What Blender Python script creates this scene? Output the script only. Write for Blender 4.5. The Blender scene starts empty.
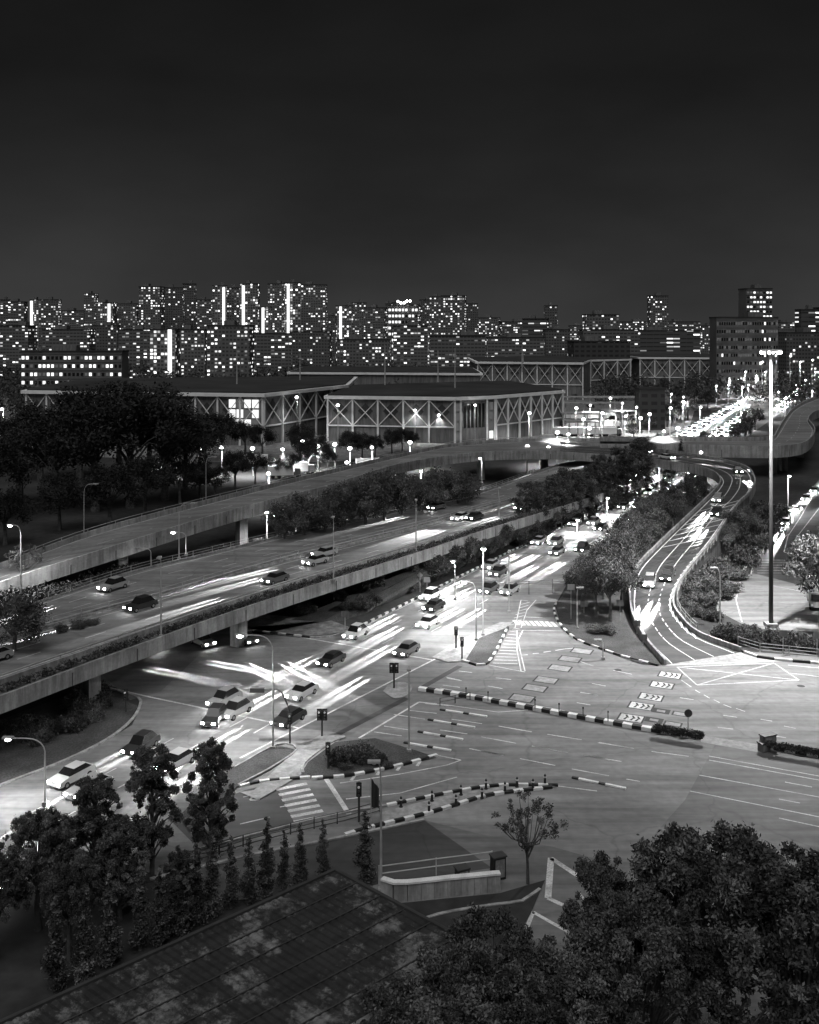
import bpy, math, random
import numpy as np
from mathutils import Vector, Matrix
R = math.radians
random.seed(7); rng = np.random.default_rng(7)
scene = bpy.context.scene
COL = scene.collection

# ------------------------------------------------------------------ camera
H, F, CX, YH = 42.0, 1000.0, 409.5, 330.0
cam_d = bpy.data.cameras.new('camera'); cam = bpy.data.objects.new('camera', cam_d); COL.objects.link(cam)
cam.location = (0, 0, H); cam.rotation_euler = (R(90), 0, 0)
cam_d.sensor_fit = 'HORIZONTAL'; cam_d.sensor_width = 36; cam_d.lens = 36*F/819
cam_d.shift_y = -(512-YH)/819
cam_d.clip_end = 12000; cam_d.clip_start = 0.5
scene.camera = cam
# ------------------------------------------------------------------ world
w = bpy.data.worlds.new('World'); scene.world = w; w.use_nodes = True
nt = w.node_tree; nt.nodes.clear()
out = nt.nodes.new('ShaderNodeOutputWorld'); bg = nt.nodes.new('ShaderNodeBackground')
sky = nt.nodes.new('ShaderNodeTexSky'); sky.sky_type = 'NISHITA'; sky.sun_disc = False
sky.sun_elevation = R(-4); sky.sun_rotation = R(150)
bw = nt.nodes.new('ShaderNodeRGBToBW')
tc = nt.nodes.new('ShaderNodeTexCoord'); sx = nt.nodes.new('ShaderNodeSeparateXYZ')
nt.links.new(tc.outputs['Generated'], sx.inputs[0])
rp = nt.nodes.new('ShaderNodeValToRGB')           # city glow fading upward
for p, v in ((0.0, .026), (.05, .021), (.13, .0135), (.24, .0068), (.5, .0036)):
    e = rp.color_ramp.elements.new(p) if p not in (0.0,) else rp.color_ramp.elements[0]
    e.position = p; e.color = (v, v, v, 1)
rp.color_ramp.elements[-1].color = (.003, .003, .003, 1)
nt.links.new(sx.outputs['Z'], rp.inputs['Fac'])
mp = nt.nodes.new('ShaderNodeMapping'); mp.inputs['Scale'].default_value = (1.0, 1.0, 2.4)
nt.links.new(tc.outputs['Generated'], mp.inputs['Vector'])
nz = nt.nodes.new('ShaderNodeTexNoise'); nz.inputs['Scale'].default_value = 2.6; nz.inputs['Detail'].default_value = 5
nt.links.new(mp.outputs[0], nz.inputs['Vector'])
mr = nt.nodes.new('ShaderNodeMapRange'); mr.inputs[1].default_value = .35; mr.inputs[2].default_value = .75
mr.inputs[3].default_value = .78; mr.inputs[4].default_value = 1.35
nt.links.new(nz.outputs['Fac'], mr.inputs[0])
mu = nt.nodes.new('ShaderNodeMath'); mu.operation = 'MULTIPLY'
nt.links.new(rp.outputs[0], mu.inputs[0]); nt.links.new(mr.outputs[0], mu.inputs[1])
sm = nt.nodes.new('ShaderNodeMath'); sm.operation = 'MULTIPLY_ADD'; sm.inputs[1].default_value = .02
nt.links.new(sky.outputs[0], bw.inputs[0]); nt.links.new(bw.outputs[0], sm.inputs[0]); nt.links.new(mu.outputs[0], sm.inputs[2])
nt.links.new(sm.outputs[0], bg.inputs['Color']); bg.inputs['Strength'].default_value = 1.0
nt.links.new(bg.outputs[0], out.inputs['Surface'])
# last light of dusk: one very weak, very soft sun
sd = bpy.data.lights.new('dusk_sun', 'SUN'); sd.energy = 1.0; sd.angle = R(55)
so = bpy.data.objects.new('dusk_sun', sd); COL.objects.link(so); so.rotation_euler = (R(27), R(-12), R(10))
scene.view_settings.view_transform = 'Standard'; scene.view_settings.look = 'None'
scene.view_settings.exposure = 0.6; scene.view_settings.gamma = 1.0
scene.render.engine = 'CYCLES'
scene.cycles.use_denoising = True
scene.cycles.max_bounces = 4; scene.cycles.diffuse_bounces = 2; scene.cycles.glossy_bounces = 2
scene.cycles.transmission_bounces = 2; scene.cycles.caustics_reflective = False; scene.cycles.caustics_refractive = False
scene.cycles.sample_clamp_indirect = 3

# ------------------------------------------------------------------ helpers
def P(px, py, z=0.0):
    D = F*(H-z)/(py-YH)
    return Vector(((px-CX)/F*D, D, z))
def PD(px, D, z): return Vector(((px-CX)/F*D, D, z))
def topz(py, D): return H-(py-YH)/F*D

def mat(name, base, rough=.8, var=.25, scale=.6, metal=0.0, bump=0.0, emit=0.0, spec=.3, objvar=0.0, fine=0.0):
    m = bpy.data.materials.new(name); m.use_nodes = True; n = m.node_tree; b = n.nodes['Principled BSDF']
    b.inputs['Roughness'].default_value = rough; b.inputs['Metallic'].default_value = metal
    b.inputs['Specular IOR Level'].default_value = spec
    geo = n.nodes.new('ShaderNodeNewGeometry')
    t = n.nodes.new('ShaderNodeTexNoise'); t.inputs['Scale'].default_value = scale; t.inputs['Detail'].default_value = 6
    n.links.new(geo.outputs['Position'], t.inputs['Vector'])
    r = n.nodes.new('ShaderNodeMapRange'); r.inputs[1].default_value = .3; r.inputs[2].default_value = .7
    r.inputs[3].default_value = base*(1-var); r.inputs[4].default_value = base*(1+var)
    n.links.new(t.outputs['Fac'], r.inputs[0]); last = r.outputs[0]
    if fine:
        t2 = n.nodes.new('ShaderNodeTexNoise'); t2.inputs['Scale'].default_value = scale*14; t2.inputs['Detail'].default_value = 3
        n.links.new(geo.outputs['Position'], t2.inputs['Vector'])
        r2 = n.nodes.new('ShaderNodeMapRange'); r2.inputs[1].default_value = .3; r2.inputs[2].default_value = .7
        r2.inputs[3].default_value = 1-fine; r2.inputs[4].default_value = 1+fine
        n.links.new(t2.outputs['Fac'], r2.inputs[0])
        q = n.nodes.new('ShaderNodeMath'); q.operation = 'MULTIPLY'
        n.links.new(last, q.inputs[0]); n.links.new(r2.outputs[0], q.inputs[1]); last = q.outputs[0]
    if objvar:
        oi = n.nodes.new('ShaderNodeObjectInfo'); r3 = n.nodes.new('ShaderNodeMapRange')
        r3.inputs[3].default_value = 1-objvar; r3.inputs[4].default_value = 1+objvar
        n.links.new(oi.outputs['Random'], r3.inputs[0])
        q = n.nodes.new('ShaderNodeMath'); q.operation = 'MULTIPLY'
        n.links.new(last, q.inputs[0]); n.links.new(r3.outputs[0], q.inputs[1]); last = q.outputs[0]
    n.links.new(last, b.inputs['Base Color'])
    if bump:
        bm_ = n.nodes.new('ShaderNodeBump'); bm_.inputs['Strength'].default_value = bump
        n.links.new(t.outputs['Fac'], bm_.inputs['Height']); n.links.new(bm_.outputs[0], b.inputs['Normal'])
    if emit:
        b.inputs['Emission Color'].default_value = (1, 1, 1, 1); b.inputs['Emission Strength'].default_value = emit
    return m
def weather(m, amt=.36, seam=True):
    n = m.node_tree; N = n.nodes; b = N['Principled BSDF']; src = b.inputs['Base Color'].links[0].from_socket; geo = N.new('ShaderNodeNewGeometry')
    mp_ = N.new('ShaderNodeMapping'); mp_.inputs['Rotation'].default_value = (0, 0, R(24)); mp_.inputs['Scale'].default_value = (.05, .55, .3); n.links.new(geo.outputs['Position'], mp_.inputs['Vector'])
    a = N.new('ShaderNodeTexNoise'); a.inputs['Scale'].default_value = 1.0; a.inputs['Detail'].default_value = 7; a.inputs['Roughness'].default_value = .65; n.links.new(mp_.outputs[0], a.inputs['Vector'])
    ra_ = N.new('ShaderNodeMapRange'); ra_.inputs[1].default_value = .35; ra_.inputs[2].default_value = .65; ra_.inputs[3].default_value = 1-amt; ra_.inputs[4].default_value = 1+amt*.6; n.links.new(a.outputs['Fac'], ra_.inputs[0])
    v = N.new('ShaderNodeTexVoronoi'); v.feature = 'DISTANCE_TO_EDGE'; v.inputs['Scale'].default_value = .07
    w_ = N.new('ShaderNodeTexNoise'); w_.inputs['Scale'].default_value = .4; w_.inputs['Detail'].default_value = 4; n.links.new(geo.outputs['Position'], w_.inputs['Vector'])
    ad = N.new('ShaderNodeVectorMath'); ad.operation = 'MULTIPLY_ADD'; ad.inputs[1].default_value = (2.5, 2.5, 0); n.links.new(w_.outputs['Color'], ad.inputs[0]); n.links.new(geo.outputs['Position'], ad.inputs[2]); n.links.new(ad.outputs[0], v.inputs['Vector'])
    rv = N.new('ShaderNodeMapRange'); rv.inputs[1].default_value = .0; rv.inputs[2].default_value = .012; rv.inputs[3].default_value = .78; rv.inputs[4].default_value = 1; n.links.new(v.outputs['Distance'], rv.inputs[0])
    q = N.new('ShaderNodeMath'); q.operation = 'MULTIPLY'; n.links.new(ra_.outputs[0], q.inputs[0]); n.links.new(rv.outputs[0], q.inputs[1])
    q2 = N.new('ShaderNodeMath'); q2.operation = 'MULTIPLY'; n.links.new(src, q2.inputs[0]); n.links.new(q.outputs[0], q2.inputs[1])
    n.links.new(q2.outputs[0], b.inputs['Base Color'])
def streak(m, amt=.4):
    n = m.node_tree; N = n.nodes; b = N['Principled BSDF']; src = b.inputs['Base Color'].links[0].from_socket; geo = N.new('ShaderNodeNewGeometry')
    mp_ = N.new('ShaderNodeMapping'); mp_.inputs['Scale'].default_value = (1.1, 1.1, .12); n.links.new(geo.outputs['Position'], mp_.inputs['Vector'])
    a = N.new('ShaderNodeTexNoise'); a.inputs['Scale'].default_value = 1.0; a.inputs['Detail'].default_value = 6; a.inputs['Roughness'].default_value = .7; n.links.new(mp_.outputs[0], a.inputs['Vector'])
    ra_ = N.new('ShaderNodeMapRange'); ra_.inputs[1].default_value = .38; ra_.inputs[2].default_value = .62; ra_.inputs[3].default_value = 1-amt; ra_.inputs[4].default_value = 1.15; n.links.new(a.outputs['Fac'], ra_.inputs[0])
    q2 = N.new('ShaderNodeMath'); q2.operation = 'MULTIPLY'; n.links.new(src, q2.inputs[0]); n.links.new(ra_.outputs[0], q2.inputs[1]); n.links.new(q2.outputs[0], b.inputs['Base Color'])
M = {}
M['ground'] = mat('earth_and_grass', .035, .95, .5, .05, fine=.3)
M['grass'] = mat('cut_grass', .06, .95, .35, .4, fine=.4)
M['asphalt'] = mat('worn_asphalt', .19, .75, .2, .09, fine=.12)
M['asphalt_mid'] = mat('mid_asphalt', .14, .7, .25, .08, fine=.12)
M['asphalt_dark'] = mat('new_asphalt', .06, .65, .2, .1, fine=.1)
M['concrete'] = mat('concrete', .33, .85, .3, .25, fine=.12)
M['concrete_dark'] = mat('stained_concrete', .2, .85, .45, .5, fine=.2)
M['paving'] = mat('pale_paving', .30, .85, .25, .2, fine=.15)
M['white'] = mat('white_paint', .72, .6, .2, .7, fine=.1)
M['black'] = mat('black_paint', .02, .6, .2, 1)
M['worn_white'] = mat('worn_white_paint', .55, .7, .4, .5, fine=.3)
M['metal'] = mat('galvanised_steel', .42, .5, .2, 1.5, metal=.2)
M['mast'] = mat('weathered_mast_steel', .05, .6, .2, .5)
M['darkmetal'] = mat('dark_painted_steel', .05, .5, .2, 1)
M['leaf'] = mat('leaves', .07, .6, .5, .5, objvar=.3)
M['leaf_light'] = mat('pale_leaves', .13, .55, .5, .5, objvar=.2)
M['leaf_dark'] = mat('deep_leaves', .03, .7, .4, .3, objvar=.2)
M['leaf_shaded'] = mat('shade_toned_leaves', .016, .8, .4, .3, objvar=.3)  # shade of the dark wood put into the leaf colour
M['leaf_shaded2'] = mat('shade_toned_leaves_paler', .03, .8, .4, .3, objvar=.3)
M['bark'] = mat('bark', .09, .9, .4, 2)
M['roofing'] = mat('dark_flat_roofing', .035, .9, .4, .05)
M['cladding'] = mat('grey_cladding', .17, .7, .15, .1)
M['cladding_dark'] = mat('dark_panels', .05, .7, .2, .1)
M['tower_wall'] = mat('tower_render', .13, .8, .2, .1)
M['steel_white'] = mat('white_steelwork', .8, .6, .1, .3)
M['glass'] = mat('dark_glass', .015, .15, .1, .3, spec=.6)
M['glass_lit'] = mat('lit_window_glass', .4, .3, .3, .3, emit=.7)
M['window_lit'] = mat('lit_room_window', .4, .3, .3, .3, emit=1.1)
M['window_dim'] = mat('dim_room_window', .08, .3, .3, .3, emit=.05)
M['lamp'] = mat('lit_lamp_glass', .8, .3, 0, 1, emit=30)
M['lamp_small'] = mat('lit_small_lamp', .8, .3, 0, 1, emit=9)
M['lens_off'] = mat('unlit_lamp_lens', .5, .3, 0, 1)
M['headlight'] = mat('lit_headlight', .8, .2, 0, 1, emit=60)
M['tail'] = mat('lit_tail_light', .5, .3, 0, 1, emit=1.6)
M['signal'] = mat('lit_signal_lens', .3, .3, 0, 1, emit=.12)
M['tyre'] = mat('rubber', .02, .9, .1, 1)
M['rim'] = mat('alloy_rim', .4, .35, .1, 1, metal=.7)
for i, v in enumerate((.03, .12, .35, .6)):
    M['paint%d' % i] = mat(('black', 'dark grey', 'silver', 'white')[i].replace(' ', '_')+'_car_paint', v, .28, .04, .2, spec=.6)

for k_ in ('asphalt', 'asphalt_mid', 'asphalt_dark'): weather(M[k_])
for k_ in ('concrete', 'concrete_dark', 'cladding'): streak(M[k_])
streak(M['paving'], .25)
def tag(o, label=None, cat=None, group=None, kind=None):
    if label: o['label'] = label
    if cat: o['category'] = cat
    if group: o['group'] = group
    if kind: o['kind'] = kind
    return o
def mesh(name, verts, faces, mats, idx=None, smooth=False):
    me = bpy.data.meshes.new(name); me.from_pydata([tuple(v) for v in verts], [], faces)
    for m in (mats if isinstance(mats, (list, tuple)) else [mats]): me.materials.append(m)
    if idx is not None: me.polygons.foreach_set('material_index', idx)
    if smooth: me.polygons.foreach_set('use_smooth', [True]*len(me.polygons))
    me.update(); return me
def link(name, me, parent=None, loc=None):
    o = bpy.data.objects.new(name, me); COL.objects.link(o)
    if parent: o.parent = parent
    if loc is not None: o.location = loc
    return o
def empty(name, loc=(0, 0, 0), rz=0):
    o = bpy.data.objects.new(name, None); COL.objects.link(o); o.location = loc; o.rotation_euler.z = rz
    o.empty_display_size = .5
    return o
def copy_tree(o, parent=None):
    c = o.copy(); COL.objects.link(c)
    if parent: c.parent = parent
    for ch in list(o.children): copy_tree(ch, c)
    return c

class MB:
    def __init__(s): s.v = []; s.f = []; s.i = []
    def face(s, pts, mi=0):
        n = len(s.v); s.v += [tuple(p) for p in pts]; s.f.append(list(range(n, n+len(pts)))); s.i.append(mi)
    def hexa(s, b, t, mi=0):
        n = len(s.v); s.v += [tuple(p) for p in b]+[tuple(p) for p in t]; k = len(b)
        s.f.append([n+j for j in range(k)][::-1]); s.f.append([n+k+j for j in range(k)])
        for j in range(k): s.f.append([n+j, n+(j+1) % k, n+k+(j+1) % k, n+k+j])
        s.i += [mi]*(k+2)
    def box(s, c, d, rz=0, mi=0, taper=1.0):
        x, y, z = [q/2 for q in d]; ca, sa = math.cos(rz), math.sin(rz)
        def tr(a, b_, e, k=1): a *= k; b_ *= k; return (c[0]+a*ca-b_*sa, c[1]+a*sa+b_*ca, c[2]+e)
        cs = ((-x, -y), (x, -y), (x, y), (-x, y))
        s.hexa([tr(a, b_, -z) for a, b_ in cs], [tr(a, b_, z, taper) for a, b_ in cs], mi)
    def beam(s, a, b, wd, ht=None, mi=0):
        a = Vector(a); b = Vector(b); d = b-a
        if d.length < 1e-6: return
        ht = ht or wd; d.normalize(); up = Vector((0, 0, 1)) if abs(d.z) < .95 else Vector((1, 0, 0))
        sd_ = d.cross(up).normalized()*wd/2; u2 = sd_.cross(d).normalized()*ht/2
        s.hexa([a-sd_-u2, a+sd_-u2, a+sd_+u2, a-sd_+u2], [b-sd_-u2, b+sd_-u2, b+sd_+u2, b-sd_+u2], mi)
    def tube(s, pts, rad, n=8, mi=0, cap=True):
        pts = [Vector(p) for p in pts]; base = len(s.v)
        if not isinstance(rad, (list, tuple)): rad = [rad]*len(pts)
        for k, p in enumerate(pts):
            d = (pts[min(k+1, len(pts)-1)]-pts[max(k-1, 0)]).normalized()
            a = d.cross(Vector((0, 0, 1)) if abs(d.z) < .9 else Vector((1, 0, 0))).normalized(); b = d.cross(a)
            for j in range(n):
                t = 2*math.pi*j/n; s.v.append(tuple(p+(a*math.cos(t)+b*math.sin(t))*rad[k]))
        for k in range(len(pts)-1):
            for j in range(n):
                s.f.append([base+k*n+j, base+k*n+(j+1) % n, base+(k+1)*n+(j+1) % n, base+(k+1)*n+j]); s.i.append(mi)
        if cap:
            s.f.append([base+j for j in range(n)][::-1]); s.f.append([base+(len(pts)-1)*n+j for j in range(n)]); s.i += [mi, mi]
    def sphere(s, c, r, n=8, m=5, mi=0, sz=1.0):
        c = Vector(c); base = len(s.v); s.v.append(tuple(c+Vector((0, 0, r*sz))))
        for a in range(1, m):
            t = math.pi*a/m
            for j in range(n):
                q = 2*math.pi*j/n; s.v.append(tuple(c+Vector((r*math.sin(t)*math.cos(q), r*math.sin(t)*math.sin(q), r*sz*math.cos(t)))))
        s.v.append(tuple(c-Vector((0, 0, r*sz)))); last = len(s.v)-1
        for j in range(n):
            s.f.append([base, base+1+j, base+1+(j+1) % n]); s.i.append(mi)
            q = base+1+(m-2)*n; s.f.append([last, q+(j+1) % n, q+j]); s.i.append(mi)
        for a in range(m-2):
            for j in range(n):
                q = base+1+a*n; s.f.append([q+j, q+n+j, q+n+(j+1) % n, q+(j+1) % n]); s.i.append(mi)
    def me(s, name, mats, smooth=False): return mesh(name, s.v, s.f, mats, s.i, smooth)
    def build(s, name, mats, parent=None, loc=None, smooth=False): return link(name, s.me(name, mats, smooth), parent, loc)

def cr(pts, n):                                    # smooth resample of a polyline (Catmull-Rom)
    pts = [Vector(p) for p in pts]; ex = [pts[0]*2-pts[1]]+pts+[pts[-1]*2-pts[-2]]
    dense = []
    for k in range(len(pts)-1):
        p0, p1, p2, p3 = ex[k:k+4]
        for j in range(16):
            t = j/16
            dense.append(.5*((2*p1)+(p2-p0)*t+(2*p0-5*p1+4*p2-p3)*t*t+(3*p1-p0-3*p2+p3)*t**3))
    dense.append(pts[-1]); L = [0]
    for a, b in zip(dense, dense[1:]): L.append(L[-1]+(b-a).length)
    out_ = []; k = 0
    for j in range(n):
        s_ = L[-1]*j/(n-1)
        while k < len(L)-2 and L[k+1] < s_: k += 1
        t = (s_-L[k])/max(L[k+1]-L[k], 1e-9); out_.append(dense[k].lerp(dense[k+1], min(max(t, 0), 1)))
    return out_
def plen(pts): return sum((Vector(b)-Vector(a)).length for a, b in zip(pts, pts[1:]))
def step(pts, d):                                  # points every d metres
    L = plen(cr(pts, 60)); return cr(pts, max(2, int(L/d)+1))
def W3(px, z=0.0): return [P(p[0], p[1], (p[2] if len(p) > 2 else z)) for p in px]
def poly(mb, px, z, mi=0):
    mb.face([P(a, b, z) for a, b in px], mi)
def sheet(name, px, z, m, smoothed=False):
    pts = [P(a, b, z) for a, b in px]
    if smoothed: pts = cr(pts+[pts[0]], 60)[:-1]
    if sum(a.x*b.y-b.x*a.y for a, b in zip(pts, pts[1:]+pts[:1])) < 0: pts = pts[::-1]
    o = link(name, mesh(name, pts, [list(range(len(pts)))], m)); tag(o, kind='structure'); return o
def strip(mb, pts, wd, mi=0, dz=0.0):
    pts = [Vector(p) for p in pts]; L = []; Rr = []
    for k, p in enumerate(pts):
        d = (pts[min(k+1, len(pts)-1)]-pts[max(k-1, 0)]); n = Vector((-d.y, d.x, 0)).normalized()*wd/2
        L.append(p+n+Vector((0, 0, dz))); Rr.append(p-n+Vector((0, 0, dz)))
    for k in range(len(pts)-1): mb.face([Rr[k], Rr[k+1], L[k+1], L[k]], mi)
def wallstrip(mb, pts, wd, h, z0=0.0, mi=0, alt=None):      # upright swept box following pts (their z + z0)
    pts = [Vector(p) for p in pts]; A = []
    for k, p in enumerate(pts):
        d = (pts[min(k+1, len(pts)-1)]-pts[max(k-1, 0)]); n = Vector((-d.y, d.x, 0)).normalized()*wd/2
        a, b = p+n, p-n; A.append([a+Vector((0, 0, z0)), b+Vector((0, 0, z0)), b+Vector((0, 0, z0+h)), a+Vector((0, 0, z0+h))])
    for k in range(len(pts)-1):
        q = alt[k % len(alt)] if alt else mi
        for j in range(4): mb.face([A[k][j], A[k+1][j], A[k+1][(j+1) % 4], A[k][(j+1) % 4]][::-1], q)
        if alt or k == 0: mb.face(A[k], q)
        if alt or k == len(pts)-2: mb.face(A[k+1][::-1], q)
ORD = 'first second third fourth fifth sixth seventh eighth ninth tenth eleventh twelfth thirteenth fourteenth fifteenth sixteenth seventeenth eighteenth nineteenth twentieth'.split()
TENS = {2: 'twenty', 3: 'thirty', 4: 'forty', 5: 'fifty', 6: 'sixty', 7: 'seventy', 8: 'eighty', 9: 'ninety'}
def ordw(i):                                       # 0-based
    n = i+1
    if n > 100: return 'hundred-and-'+ordw(n-101)
    if n == 100: return 'hundredth'
    if n <= 20: return ORD[n-1]
    t, u = divmod(n, 10)
    if u == 0: return {3: 'thirtieth', 4: 'fortieth', 5: 'fiftieth', 6: 'sixtieth', 7: 'seventieth', 8: 'eightieth', 9: 'ninetieth'}[t]
    return TENS[t]+'-'+ORD[u-1]

# ------------------------------------------------------------------ ground, roads
g = MB(); g.face([(-5000, -300, 0), (5000, -300, 0), (5000, 9000, 0), (-5000, 9000, 0)])
tag(g.build('ground', M['ground']), kind='structure')
# main road and junction
MAIN_FAR = [(-60, 815), (0, 786), (60, 763), (110, 737), (150, 712)]
sheet('junction_road', [(-40, 888), (60, 842), (200, 890), (380, 905), (560, 940), (700, 960), (1000, 930), (1000, 640), (819, 657), (742, 651), (700, 634),
      (664, 665), (640, 663), (600, 649), (577, 640), (561, 626), (555, 605), (575, 570), (640, 520), (705, 466), (690, 462), (660, 477), (355, 629),
      (310, 637), (228, 625), (160, 612), (60, 640), (30, 660), (90, 682), (140, 692), (142, 705), (132, 725), (105, 742), (60, 763), (0, 786), (-60, 812)], .02, M['asphalt'])
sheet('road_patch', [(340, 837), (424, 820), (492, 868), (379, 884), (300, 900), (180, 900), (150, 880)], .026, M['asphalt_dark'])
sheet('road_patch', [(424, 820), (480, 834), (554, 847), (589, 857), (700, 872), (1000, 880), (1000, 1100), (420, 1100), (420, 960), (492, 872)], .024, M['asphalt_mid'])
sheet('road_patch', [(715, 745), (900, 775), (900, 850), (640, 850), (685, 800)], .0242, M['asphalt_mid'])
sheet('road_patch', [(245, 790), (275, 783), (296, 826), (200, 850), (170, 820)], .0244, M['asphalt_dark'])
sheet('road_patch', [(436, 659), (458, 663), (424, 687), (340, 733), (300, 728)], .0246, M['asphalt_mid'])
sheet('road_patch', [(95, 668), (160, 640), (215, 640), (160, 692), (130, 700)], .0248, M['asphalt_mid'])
sheet('pavement', [(254, 790), (300, 745), (320, 735), (345, 735), (300, 775), (258, 800), (240, 792)], .12, M['paving'])
sheet('pavement', [(460, 640), (500, 622), (513, 622), (500, 634), (470, 660), (448, 662), (432, 657)], .12, M['paving'])
sheet('pavement', [(383, 691), (390, 684), (403, 682), (412, 686), (408, 694), (395, 698)], .12, M['paving'], True)
sheet('pavement', [(701, 735), (763, 745), (763, 753), (701, 742)], .027, M['paving'])
sheet('pavement', [(380, 812), (457, 793), (500, 787), (557, 786), (500, 793), (428, 812), (380, 824)], .13, M['paving'])
sheet('pavement', [(232, 640), (232, 629), (300, 637), (330, 634), (355, 629), (330, 620), (240, 612)], .13, M['concrete_dark'])
sheet('pavement', [(643, 641), (670, 643), (742, 653), (790, 660), (740, 664), (664, 666)], .0255, M['paving'])
sheet('lawn', [(180, 815), (225, 770), (278, 745), (297, 750), (272, 768), (238, 786), (190, 830)], .16, M['grass'])
sheet('lawn', [(465, 661), (479, 638), (508, 627), (493, 660), (487, 664)], .16, M['grass'])
sheet('lawn', [(302, 772), (308, 762), (335, 742), (375, 738), (415, 750), (436, 757), (380, 767), (318, 779)], .17, M['grass'])
sheet('lawn', [(561, 626), (577, 640), (600, 649), (640, 663), (661, 665), (643, 640), (631, 617), (629, 589), (657, 554), (717, 488), (700, 480), (640, 522), (578, 572), (556, 605)], .15, M['grass'])
sheet('lawn', [(-80, 820), (0, 784), (60, 761), (104, 740), (128, 722), (138, 706), (120, 698), (80, 690), (0, 720), (-80, 745)], .14, M['grass'])
sheet('lawn', [(380, 905), (500, 893), (545, 880), (530, 915), (500, 960), (380, 1020)], .10, M['ground'])
# right hand roads
sheet('side_road', [(722, 582), (745, 577), (750, 574), (753, 562), (774, 529), (804, 496), (819, 480), (900, 440), (1000, 520), (1000, 640), (819, 632), (750, 628), (716, 610)], .021, M['asphalt'])
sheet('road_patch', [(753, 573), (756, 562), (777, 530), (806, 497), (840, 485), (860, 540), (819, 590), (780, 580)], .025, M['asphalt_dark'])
# yard round the warehouses and far roads
sheet('yard', [(-120, 470), (60, 455), (200, 462), (330, 462), (430, 452), (560, 446), (650, 440), (690, 425), (700, 392), (600, 386), (560, 390), (-120, 400)], .015, M['concrete_dark'])
sheet('far_road', [(690, 462), (705, 466), (765, 424), (800, 398), (819, 385), (860, 366), (850, 364), (800, 372), (745, 398), (700, 420), (640, 450)], .022, M['asphalt_mid'])

# kerbs: painted black and white blocks
def kerb(px, h=.17, wd=.3, seg=1.0, paint=True, z=.02, smooth=True):
    pts = W3(px, z); pts = step(pts, seg) if paint or smooth else pts
    mb = MB(); wallstrip(mb, pts, wd, h, 0, 0, [0, 1] if paint else None)
    return tag(mb.build('kerb', [M['white'], M['black']] if paint else [M['concrete']]), kind='structure')
kerb([(419, 690), (470, 698), (600, 722), (658, 732), (701, 738)], .38, .6, 1.0)
kerb([(763, 747), (819, 757), (900, 772)], .38, .6, 1.0)
kerb([(312, 779), (350, 776), (400, 766), (437, 756)], .22, .35, .95)
kerb([(303, 774), (304, 764), (330, 744), (345, 738)], .2, .3, 1.0, False)
kerb([(387, 806), (457, 792), (500, 786), (558, 786)], .2, .3, .9)
kerb([(345, 836), (375, 827), (428, 814), (477, 799), (500, 794), (552, 788)], .22, .35, .9)
kerb([(232, 629), (310, 638)], .25, .3, 1.2)
kerb([(310, 638), (330, 637), (356, 629)], .2, .3, 1.2, False)
kerb([(356, 629), (500, 557), (575, 521), (660, 479)], .28, .25, 1.0)
kerb([(462, 661), (487, 664), (508, 628)], .25, .3, 1.2)
kerb([(556, 604), (554, 612), (561, 626), (577, 640), (600, 649), (623, 657), (658, 666)], .25, .3, 1.3)
kerb([(240, 787), (262, 782), (310, 778)], .2, .3, .9)
kerb([(700, 635), (742, 652), (760, 658), (819, 664), (900, 668)], .3, .35, 2.0)
kerb([(742, 577), (750, 560), (768, 535), (790, 508)], .3, .5, 1.0)
kerb([(-80, 822), (0, 786), (60, 763), (105, 741), (130, 722), (140, 706), (136, 697), (100, 686)], .15, .3, 1.0, False)
kerb([(150, 880), (240, 858), (340, 838), (424, 820)], .12, .3, 1.0, False)
kerb([(200, 850), (280, 828), (345, 813), (387, 806)], .15, .3, 1.0, False)
kerb([(400, 930), (440, 915), (500, 905), (520, 903), (540, 890)], .15, .25, 1.0, False)
kerb([(235, 768), (278, 745), (297, 750), (272, 768), (238, 786)], .17, .2, 1.0, False)
for a, b in (((418, 732), (463, 740)), ((404, 743), (451, 751)), ((428, 720), (475, 728)), ((440, 710), (487, 717)), ((572, 778), (626, 789))):
    pts = cr(W3([a, b], .02), 9); mb = MB(); wallstrip(mb, pts, .28, .13, 0, 0, [1, 0, 0, 0, 1, 0, 0, 0])
    tag(mb.build('kerb', [M['white'], M['black']]), kind='structure')

# painted markings
mk = MB(); ZM = .032
def seg(a, b, wd=.16, z=ZM, mi=0): strip(mk, W3([a, b], z), wd, mi)
def zoomseg(ox, oy, lst, s=5.12, wd=.16):
    for x0, y0, x1, y1 in lst: seg((ox+x0/s, oy+y0/s), (ox+x1/s, oy+y1/s), wd)
zoomseg(440, 560, [(300, 850, 470, 880), (550, 892, 725, 920), (210, 905, 390, 938), (470, 952, 655, 985), (150, 965, 325, 1000), (740, 1000, 825, 1015), (60, 815, 215, 838), (0, 870, 140, 890),
    (95, 568, 165, 576), (35, 605, 110, 618), (245, 645, 320, 658), (285, 603, 365, 612), (720, 520, 785, 543), (780, 632, 825, 640), (718, 677, 810, 692), (700, 730, 770, 742)])
zoomseg(440, 560, [(415, 487, 450, 485), (475, 480, 505, 477), (530, 472, 568, 467), (590, 463, 640, 455), (640, 455, 700, 450)], wd=.22)
zoomseg(590, 560, [(40, 935, 225, 965), (0, 1003, 100, 1024), (315, 980, 505, 1005), (10, 632, 80, 645), (0, 685, 40, 692), (460, 705, 530, 715), (655, 858, 730, 866), (120, 565, 215, 585)])
zoomseg(480, 740, [(205, 95, 385, 130), (270, 32, 450, 65), (0, 55, 118, 77), (535, 78, 725, 110), (470, 148, 660, 183), (610, 12, 785, 42), (750, 200, 819, 212)])
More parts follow.
